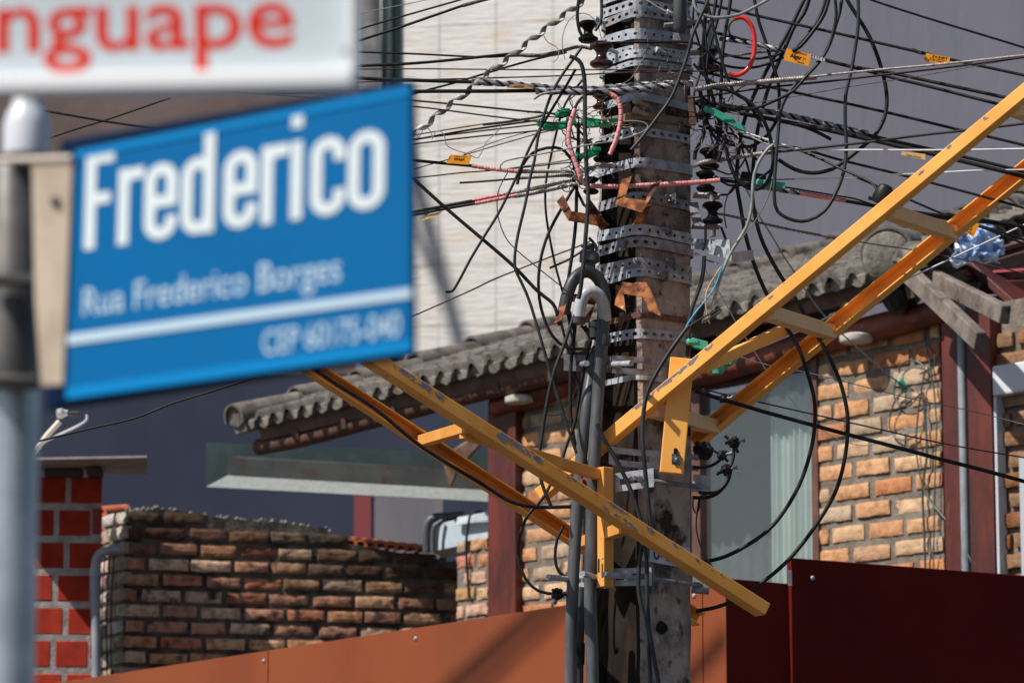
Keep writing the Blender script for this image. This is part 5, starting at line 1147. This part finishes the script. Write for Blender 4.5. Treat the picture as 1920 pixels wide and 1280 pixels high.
cable('narrow tall loop with its bottom hanging under the pink wrap', 3.0, [(1580,-10),(1574,25),(1566,50),(1556,82),(1540,110),(1515,136),(1492,158),(1472,186),(1463,212),(1459,250),(1455,300),(1452,350),(1454,385),(1465,402),(1490,413),(1515,413),(1545,396),(1567,362),(1582,322),(1587,280),(1585,230),(1586,180),(1595,140),(1603,95),(1609,50),(1609,0),(1608,-20)], 'black2', 11.86)
cable('largest round loop reaching far right', 3.4, [(1582,-15),(1590,5),(1608,33),(1630,70),(1648,115),(1660,160),(1663,195),(1657,225),(1640,255),(1610,282),(1585,302),(1560,318),(1525,325),(1490,318),(1460,300)], 'black', 11.9)
cable('black cable bowing left to the tangle with a pink mark', 2.6, [(1565,-10),(1568,30),(1562,62),(1552,92),(1535,118),(1510,145),(1488,170),(1466,183),(1440,195),(1415,204),(1380,206),(1350,198)], 'black', 11.84)
cable('grey cable sagging along the top edge', 3.2, [(1301,-10),(1302,8),(1310,22),(1330,32),(1355,33),(1385,28),(1415,14),(1440,0),(1455,-12)], 'greyc', 11.8)
o_ = cable('bright red tubing bent in a half ring right of the pole', 4.4, [(1376,37),(1388,34),(1398,37),(1408,48),(1414,66),(1415,92),(1410,115),(1400,132),(1388,140),(1376,143),(1366,138)], 'red', 11.86, name='red_tube', extra=[('tail','tube',1.8,[(1377,37),(1369,45),(1366,57),(1371,67),(1383,72),(1400,76)],'black')])
cable('twisted dark cable rising to the large lettered tag', 2.2, [(1340,112),(1360,106),(1390,103),(1420,99),(1460,95)], 'strand_d', 11.97, twist=(2,14,.7), name='twisted_cable')
cable('shallow black bight behind the red tube, upper', 2.3, [(1330,90),(1352,100),(1380,108),(1410,111),(1440,108),(1468,100)], 'black', 12.0)
cable('shallow black bight behind the red tube, lower', 2.3, [(1325,105),(1350,121),(1385,128),(1420,126),(1450,116),(1470,108)], 'black', 12.02)
cable('tight black loop right of the pole below the teal clamp', 3.2, [(1335,165),(1365,170),(1385,180),(1410,196),(1433,228),(1446,265),(1450,305),(1442,337),(1428,352),(1412,355),(1395,348),(1378,330),(1366,300),(1360,275)], 'black', 11.88)
cable('lighter cable hanging from the loops to the steel bracket', 3.2, [(1450,272),(1440,280),(1425,300),(1414,328),(1411,360),(1409,392),(1400,425),(1385,450),(1368,478),(1356,505),(1345,538),(1337,572)], 'greyc', 11.86)
cable('black cable crossing the pole face from the upper right', 2.8, [(1330,-10),(1326,5),(1312,35),(1297,70),(1288,105),(1274,145),(1258,183),(1230,223),(1200,262),(1183,282)], 'black2', 11.75)
cable('stout black cable hanging off the right bracket', 4.2, [(1320,480),(1319,500),(1314,530),(1299,572),(1292,600),(1291,640),(1288,668)], 'black2', 11.92, extra=[('hook','tube',2.6,[(1288,662),(1284,674),(1287,680),(1296,679)],'galv')])
cable('blue wire slanting across the pole edge above the arm', 1.6, [(1355,498),(1345,528),(1335,548),(1320,567),(1303,588),(1290,607),(1275,633)], 'blue_w', 11.85, name='blue_wire')
cable('beige wire bowing beside the blue wire', 1.6, [(1352,500),(1336,525),(1325,548),(1324,575),(1328,597),(1331,606)], 'beige', 11.85, name='beige_wire')
cable('thin black wire loop beside the blue wire', 1.4, [(1262,655),(1290,615),(1320,594),(1345,582),(1353,580),(1346,588),(1318,603)], 'black', 11.84)
cable('thin black wire curling down right of the number plate', 1.3, [(1300,932),(1299,950),(1306,962),(1312,945),(1311,930),(1307,960),(1305,985),(1312,1020),(1330,1055),(1352,1082),(1357,1093),(1348,1100)], 'black', 12.0)
cable('upper black lead from the connector cluster to the pole', 2.6, [(1300,876),(1318,876),(1335,872),(1350,862),(1358,850)], 'black', 11.95)
cable('lower black lead from the connector cluster to the pole', 3.0, [(1299,932),(1320,933),(1340,928),(1355,916),(1366,900),(1370,885)], 'black', 11.95)
cable('middle black lead from the connector cluster to the pole', 2.6, [(1310,922),(1330,924),(1346,920),(1360,908),(1370,890)], 'black', 11.92)
cable('black cable joining the two upper connectors', 2.4, [(1376,835),(1376,855),(1372,870),(1366,880)], 'black', 11.86)
cable('black cable hanging below the black insulator, left one', 2.4, [(1323,425),(1323,450),(1318,470)], 'black', 12.0)
cable('black cable slanting below the black insulator, right one', 2.2, [(1352,425),(1360,445),(1366,465)], 'black', 12.0)
cable('thin brown wire beside the spool insulator', 1.4, [(1380,345),(1368,360),(1360,380),(1358,405),(1362,428)], 'maroon', 11.95)
cable('thin straw coloured wire looping over the spool insulator', 1.1, [(1448,340),(1440,370),(1425,400),(1405,430),(1385,450),(1370,458)], 'strand_d', 11.84)
random.seed(31)
for i in range(30):
    x0 = random.uniform(1305, 1385); x1 = random.uniform(1302, 1350); y1 = random.uniform(170, 320); xm = (x0+x1)/2+random.uniform(-22, 26)
    cable('loose black cable among those bunched along the right pole edge', random.uniform(1.6, 3.6), [(x0,-12),(x0+random.uniform(-8,8),40),(xm,y1*.5),(x1+random.uniform(-12,14),y1*.78),(x1,y1)], 'black', 11.92+.12*random.random(), group='black cables bunched along the right pole edge')
for i in range(12):
    x0 = random.uniform(1300, 1330); y0 = random.uniform(110, 330); x1 = random.uniform(1380, 1450); y1 = y0+random.uniform(-50, 60); sg = random.uniform(5, 45)
    cable('slack black cable among those sagging right from the pole edge', random.uniform(1.4, 2.8), [(x0,y0),(x0+(x1-x0)*.3,(y0+y1)/2+sg*.8),(x0+(x1-x0)*.65,(y0+y1)/2+sg),(x1,y1)], 'black', 11.92+.12*random.random(), group='slack black cables sagging right of the pole')
for i in range(9):
    x0 = random.uniform(1075, 1125); y0 = random.uniform(60, 300); y1 = y0+random.uniform(60, 200); x1 = random.uniform(1070, 1125)
    cable('slack black cable among those left of the pole bands', random.uniform(1.2, 2.6), [(x0,y0),((x0+x1)/2+random.uniform(-30,10),(y0*2+y1)/3),((x0+x1)/2+random.uniform(-30,12),(y0+2*y1)/3),(x1,y1)], 'black', 11.9+.08*random.random(), group='slack black cables left of the pole')
# ---- near-pole strands on the right, top to middle
NEAR = [([(1322,-10),(1330,20),(1340,60),(1350,100),(1362,140),(1376,175)],2.6,'black cable starting at the top and running down into the teal clamp'),
 ([(1345,-10),(1338,30),(1326,62),(1318,95),(1310,125)],2.8,'black cable from the top bending into the pole, beside the clevis'),
 ([(1312,165),(1318,200),(1322,235),(1316,262),(1304,285),(1302,300)],4.0,'stout black cable close along the right pole edge'),
 ([(1322,210),(1330,240),(1345,262),(1375,272),(1400,275)],2.8,'black bight crossing below the teal clamp'),
 ([(1300,120),(1330,150),(1370,170),(1400,190),(1430,240)],2.4,'black cable spreading from the pole toward the round loop'),
 ([(1310,235),(1350,247),(1380,252),(1415,262),(1440,268)],2.2,'dark twisted cable below the teal clamp'),
 ([(1315,180),(1350,215),(1385,262),(1420,300)],2.0,'black drop cable crossing diagonally through the tangle'),
 ([(1350,210),(1352,240),(1345,270),(1338,300)],3.0,'black cable in front of the tangle reaching the grip start'),
 ([(1362,232),(1360,260),(1350,290),(1347,302)],3.0,'second black cable in front of the tangle reaching the grip start'),
 ([(1325,228),(1335,265),(1350,300)],1.6,'thin greyish wire hanging through the tangle'),
 ([(1340,330),(1365,347),(1400,345),(1430,330),(1445,318)],2.2,'black bight below the splice box'),
 ([(1300,-10),(1310,30),(1322,60),(1325,100)],2.2,'black cable hugging the top fitting'),
 ([(1355,-10),(1345,40),(1330,90),(1325,140),(1330,190)],2.4,'black cable falling from the top through the steel plates'),
 ([(1385,235),(1390,270),(1402,310),(1408,335)],2.0,'thin black drop between the two long loops')]
for pts, r_, lab in NEAR:
    cable(lab, r_, pts, 'black', 11.88+.1*random.random(), group=GT, name='black_cable')
random.seed(12)
def tangle(n, cx, cy, sx, sy, name, label, m, Y):
    mb = MB()
    for i in range(n):
        a = [cx+random.gauss(0, sx), cy+random.gauss(0, sy)]; pts = [tuple(a)]; an = random.uniform(0, 6.28)
        for k in range(5):
            an += random.uniform(-1.1, 1.1); a = [a[0]+math.cos(an)*random.uniform(8,18), a[1]+math.sin(an)*random.uniform(6,15)]
            pts.append((a[0], a[1], Y+random.uniform(-.05,.05)))
        pts[0] = (*pts[0], Y); mb.tube(path(pts, Y, None, .01), random.uniform(.6,1.4)*PX, 5)
    mk(name, mb, M[m], label=label, cat='wire tangle', kind='stuff', smooth=60)
tangle(16, 1345, 240, 24, 30, 'wire_tangle', 'tangle of fine light wires right of the pole around the clamp', 'strand_d', 11.9)
tangle(20, 1335, 200, 20, 60, 'wire_tangle', 'tangle of fine black wires along the right pole edge', 'black', 11.95)
tangle(18, 1095, 245, 16, 22, 'wire_tangle', 'tangle of fine black wires behind the green clamps', 'black', 11.95)
tangle(12, 1062, 214, 14, 5, 'wire_wraps', 'black wire wraps round the farthest green clamp', 'black', 11.86)
tangle(10, 1118, 225, 12, 10, 'cord_knot', 'beige knotted cord at the left pole edge', 'beige', 11.88)
tangle(14, 1110, 320, 18, 8, 'wire_tangle', 'steel and black wire ends left of the pole above the pink cable', 'strand', 11.88)
tangle(9, 1250, 136, 18, 5, 'wire_tangle', 'steel wire ends twisted over the bands on the pole', 'strand_d', 11.84)
cable('thin wire loop hanging left below the brown log', .9, [(1085,690),(1083,720),(1072,750),(1060,770),(1040,778),(1020,777)], 'black', 12.0)
cable('thin curl of wire near the brown porcelain insulator', .9, [(1018,65),(1027,80),(1042,88),(1048,98),(1044,112),(1036,118)], 'greyc', 11.88)
cable('very fine wire rising from the grip over the steel bands', .9, [(1150,165),(1180,150),(1200,120),(1215,90),(1212,60)], 'strand_d', 11.84)
cable('bundle of two cables lying across the middle bands', 2.3, [(1120,83),(1160,80),(1220,79),(1290,79),(1318,88),(1340,110)], 'black', 11.83)
cable('yellowish frayed cord draped over the top band', 1.6, [(1180,-6),(1210,0),(1228,10),(1245,20),(1262,25)], 'beige', 11.84)
# far cables left of the sign and behind it
cable('black cable hanging below the blue sign toward the dish arm', 1.9, [(-40,852),(75,826),(160,806),(250,785),(320,757),(400,732),(500,700)], 'black', 12.5)
cable('black cable glimpsed between the signs, falling right', 2.0, [(20,197),(125,215),(200,228),(290,241),(380,254)], 'black', 12.2)
cable('black cable glimpsed between the signs, rising right', 1.8, [(60,270),(140,243),(190,228),(245,210),(320,184)], 'black', 12.4)
# unseen tubes added only to cast shadows across the pale wall
for i, (xa, ya, xb, yb, r_) in enumerate([(700,40,862,640,.075),(770,420,905,720,.035)]):
    A = hit(xa, ya, WP)+SUN*16; B = hit(xb, yb, WP)+SUN*16; d = (B-A)
    mb = MB(); mb.tube([A-d*.6, A, B, B+d*.9], r_, 8); mk('shadow_caster', mb, M['black'], label=['thick unseen tube added to shadow the pale wall','thin unseen tube added to shadow the pale wall'][i], cat='cable')

for i, (xa, ya, xb, yb, r_) in enumerate([(850,1285,1010,1142,.030),(905,1285,1050,1152,.018),(1300,1262,1359,1196,.03)]):  # more unseen tubes, added to throw diagonal shadows on the hoarding
    A = hit(xa, ya, HLp)+SUN*9; B = hit(xb, yb, HLp)+SUN*9; d = (B-A)
    mb = MB(); mb.tube([A-d*1.5, A, B, B+d*(1.2 if i < 2 else .02)], r_, 8); mk('shadow_caster', mb, M['black'], label=['thick unseen tube added to shadow the wide hoarding sheet','thin unseen tube added to shadow the wide hoarding sheet','unseen tube added to shade the narrow hoarding strip'][i], cat='cable')
# ------------------------------------------------------------------ street signs in front
SP = plane(450, 450, 4.0, -.72); SNn = SP[1]; SU = udir(SP)
blue = mat('sign_blue', (.0,.128,.35), (.0,.12,.33), .5, scale=6, spec=.12); blue_l = mat('sign_blue_rim', (.0,.22,.55), None, .5, spec=.15); navy = mat('sign_navy', (.0,.014,.05), (.0,.01,.04), .6, spec=.1)
whi = mat('sign_white', (.70,.78,.80), (.66,.74,.77), .5, spec=.2, scale=3); pale = mat('sign_pale_blue', (.50,.66,.78), None, .45)
st_ = empty('street_name_sign', W(450, 700, 4.0), 'blue street name sign with white lettering on a steel post, blurred', 'sign')
def sq(pl, pts, th, m, name, parent, bev=.001):
    mb = MB(); mb.slab([hit(x,y,pl) for x, y in pts], -pl[1]*th); return mk(name, mb, m, parent, smooth=0, bevel=bev)
pts = [(122,748),(142,282),(769,161),(771,657)]
pb_ = sq(SP, pts, .006, blue, 'plate', st_)
def qstrip(pl, a, b, c, d, m, name, parent, out=.001, th=.0008): return sq(shift(pl, out), [a, b, c, d], th, m, name, parent, 0)
qstrip(SP, (142,297),(142,283),(769,162),(769,176), blue_l, 'rim', pb_, .0015); qstrip(SP, (123,748),(123,727),(771,638),(771,657), blue_l, 'rim', pb_, .0015)
q2 = shift(SP, -.02); sq(q2, [(84,768),(112,262),(768,148),(768,668)], .014, navy, 'back_frame', st_, .003)
qstrip(SP, (121,647),(122,628),(771,540),(771,557), pale, 'stripe', pb_, .0015)
def sign_text(txt, LB, RB, LTp, m, pl, parent, off=0, xh=False, d=.0006):
    q = shift(pl, d); mb = MB(); lettering(mb, txt, hit(*LB, q), hit(*RB, q), hit(*LTp, q), pl[1]*0, off, xh); mk('lettering', mb, m, parent, smooth=0)
def condensed(pl, LB, RB, LTp, m, parent, t=21):
    """the big name, in tall narrow letters drawn as strokes of even width (px along the baseline, px up)"""
    q = shift(pl, .0006); o, u_, v_ = hit(*LB, q), hit(*RB, q), hit(*LTp, q); u_ = (u_-o)/566; v_ = (v_-o)/178; mb = MB()
    def stroke(pts):
        n = len(pts); L = []; Rr = []; closed = math.hypot(pts[0][0]-pts[-1][0], pts[0][1]-pts[-1][1]) < .01
        for i in range(n):
            a = pts[i-1] if i else (pts[-2] if closed else pts[0]); b = pts[i+1] if i < n-1 else (pts[1] if closed else pts[-1])
            dx, dy = b[0]-a[0], b[1]-a[1]; d = math.hypot(dx, dy) or 1; nx, ny = -dy/d*t/2, dx/d*t/2
            L.append((pts[i][0]+nx, pts[i][1]+ny)); Rr.append((pts[i][0]-nx, pts[i][1]-ny))
        P_ = [o+u_*x+v_*y+pl[1]*.0001*len(mb.f)/20 for x, y in L+Rr]; mb.add(P_, [(i, i+1, n+i+1, n+i) for i in range(n-1)])
    def arc(cx, cy, r, a0, a1, k=10): return [(cx+r*math.cos(math.radians(a0+(a1-a0)*i/k)), cy+r*math.sin(math.radians(a0+(a1-a0)*i/k))) for i in range(k+1)]
    H = 139; h = t/2
    def loop(x0, x1, kind):
        r = (x1-x0-t)/2; cx = (x0+x1)/2; top = arc(cx, H-h-r, r, 0, 180); bot = arc(cx, h+r, r, 180, 360)
        if kind == 'o': stroke(top+bot+[top[0]])
        if kind == 'c': stroke([(cx+r, H*.68)]+top+bot+[(cx+r, H*.32)])
        if kind == 'e': stroke([(cx-r, H*.5), (cx+r, H*.5)]); stroke([(cx+r, H*.5-h)]+top+bot+[(cx+r, H*.3)])
    stroke([(h, 0), (h, 178)]); stroke([(0, 178-h), (56, 178-h)]); stroke([(0, 92), (50, 92)])
    for x0 in (66, 341): stroke([(x0+h, 0), (x0+h, H)]); stroke([(x0+h, H*.6)]+arc(x0+h+20, H-h-20, 20, 180, 80, 8)+[(x0+50, H-h)])
    loop(118, 181, 'e'); loop(270, 333, 'e'); loop(432, 495, 'c'); loop(500, 566, 'o')
    loop(190, 253, 'o'); stroke([(253-h, 0), (253-h, 190)])
    stroke([(396+h, 0), (396+h, H)]); stroke([(396, 174), (396+t, 174)])
    mk('lettering', mb, m, parent, smooth=0)
condensed(SP, (157,469), (721,388), (162,289), whi, pb_)
sign_text('Rua Frederico Borges', (155,592), (638,526), (157,541), pale, SP, pb_, .0)
sign_text('CEP 60175-040', (492,665), (750,630), (493,620), pale, SP, pb_, .0)
WPn = plane(350, 100, 3.42, -.16)
wsg = empty('street_name_sign', W(300, 190, 3.42), 'white street name board with red lettering above the blue one, blurred', 'sign')
wf = sq(WPn, [(-300,158),(-300,-420),(664,-470),(664,138)], .02, mat('board_white', (.56,.63,.67), (.53,.6,.64), .5, scale=3, spec=.2), 'plate', wsg, .002)
mb = MB(); qq = shift(WPn, .004)
mb.beam(hit(-300,168.5,qq), hit(668,150,qq), .03, .0175); mk('frame', mb, mat('sign_frame_white', (.85,.86,.88), None, .3), wsg, bevel=.003, smooth=0)
mb = MB(); mb.beam(hit(663,157,qq), hit(663,-470,qq), .008, .026, V((0,1,0))); mk('frame', mb, mat('sign_frame_side', (.74,.76,.78), None, .3), wsg, bevel=.002, smooth=0)
for x_, y_ in ((651,95),):
    mb = MB(); mb.lathe(hit(x_, y_, shift(WPn,.0)), [(.004,0),(.004,.002),(.002,.004)], WPn[1], 12); mk('rivet', mb, M['galv_d'], wsg)
sign_text('nguape', (-6,97), (552,86), (-6,19), mat('sign_red', (.66,.03,.012), None, .6, spec=.1), WPn, wf, .012, True)
# post and brackets
ps = mat('post_steel', (.42,.47,.52), (.33,.37,.42), .35, .55, scale=20); psd = mat('dark_bracket_steel', (.09,.09,.09), (.16,.15,.14), .45, .5, scale=14); bei = mat('beige_bracket', (.5,.41,.32), (.38,.3,.23), .6, scale=10, spots=[((.12,.07,.05), 25, .66, .72)])
mb = MB(); a = W(28, 1600, 4.34); b = W(28, 740, 4.34); mb.tube([V((a.x,a.y,0)), V((b.x,b.y,b.z+.25))], .0275, 24); mk('post', mb, ps, st_, smooth=60)
mb = MB(); mb.lathe(W(50,292,4.26), [(.0272,0),(.0272,.035),(.023,.05),(.018,.058),(.018,.3)], V((0,0,1)), 24); mk('post_cap', mb, mat('cap_white', (.62,.65,.7), None, .35), st_, smooth=50)
mb = MB(); mb.lathe(W(22,725,4.31), [(.033,0),(.033,.25),(.031,.253)], V((0,0,1)), 24); br_ = mk('clamp', mb, psd, st_, smooth=50)
qb = shift(SP, .005); mb = MB(); mb.slab([hit(*p_, qb) for p_ in ((58,292),(136,290),(118,722),(76,725),(64,560))][::-1], -SNn*.004); mk('bracket', mb, bei, st_, bevel=.002, smooth=0)
mb = MB(); mb.lathe(hit(104,378,qb), [(.0055,0),(.0055,.004),(.003,.009)], V((0,-1,0)), 14); mk('bolt', mb, psd, st_)
mb = MB(); mb.tube([hit(-10,302,qb), hit(136,297,qb)], .004, 10); mk('bracket_lip', mb, mat('cream_lip', (.6,.52,.44), None, .5), st_)
for c_ in ((30,525,.07,.02,.012),(24,712,.06,.03,.008)):
    mb = MB(); mb.box(W(c_[0],c_[1],4.26), c_[2:]); mk('clamp_bolt', mb, psd, st_, bevel=.002)
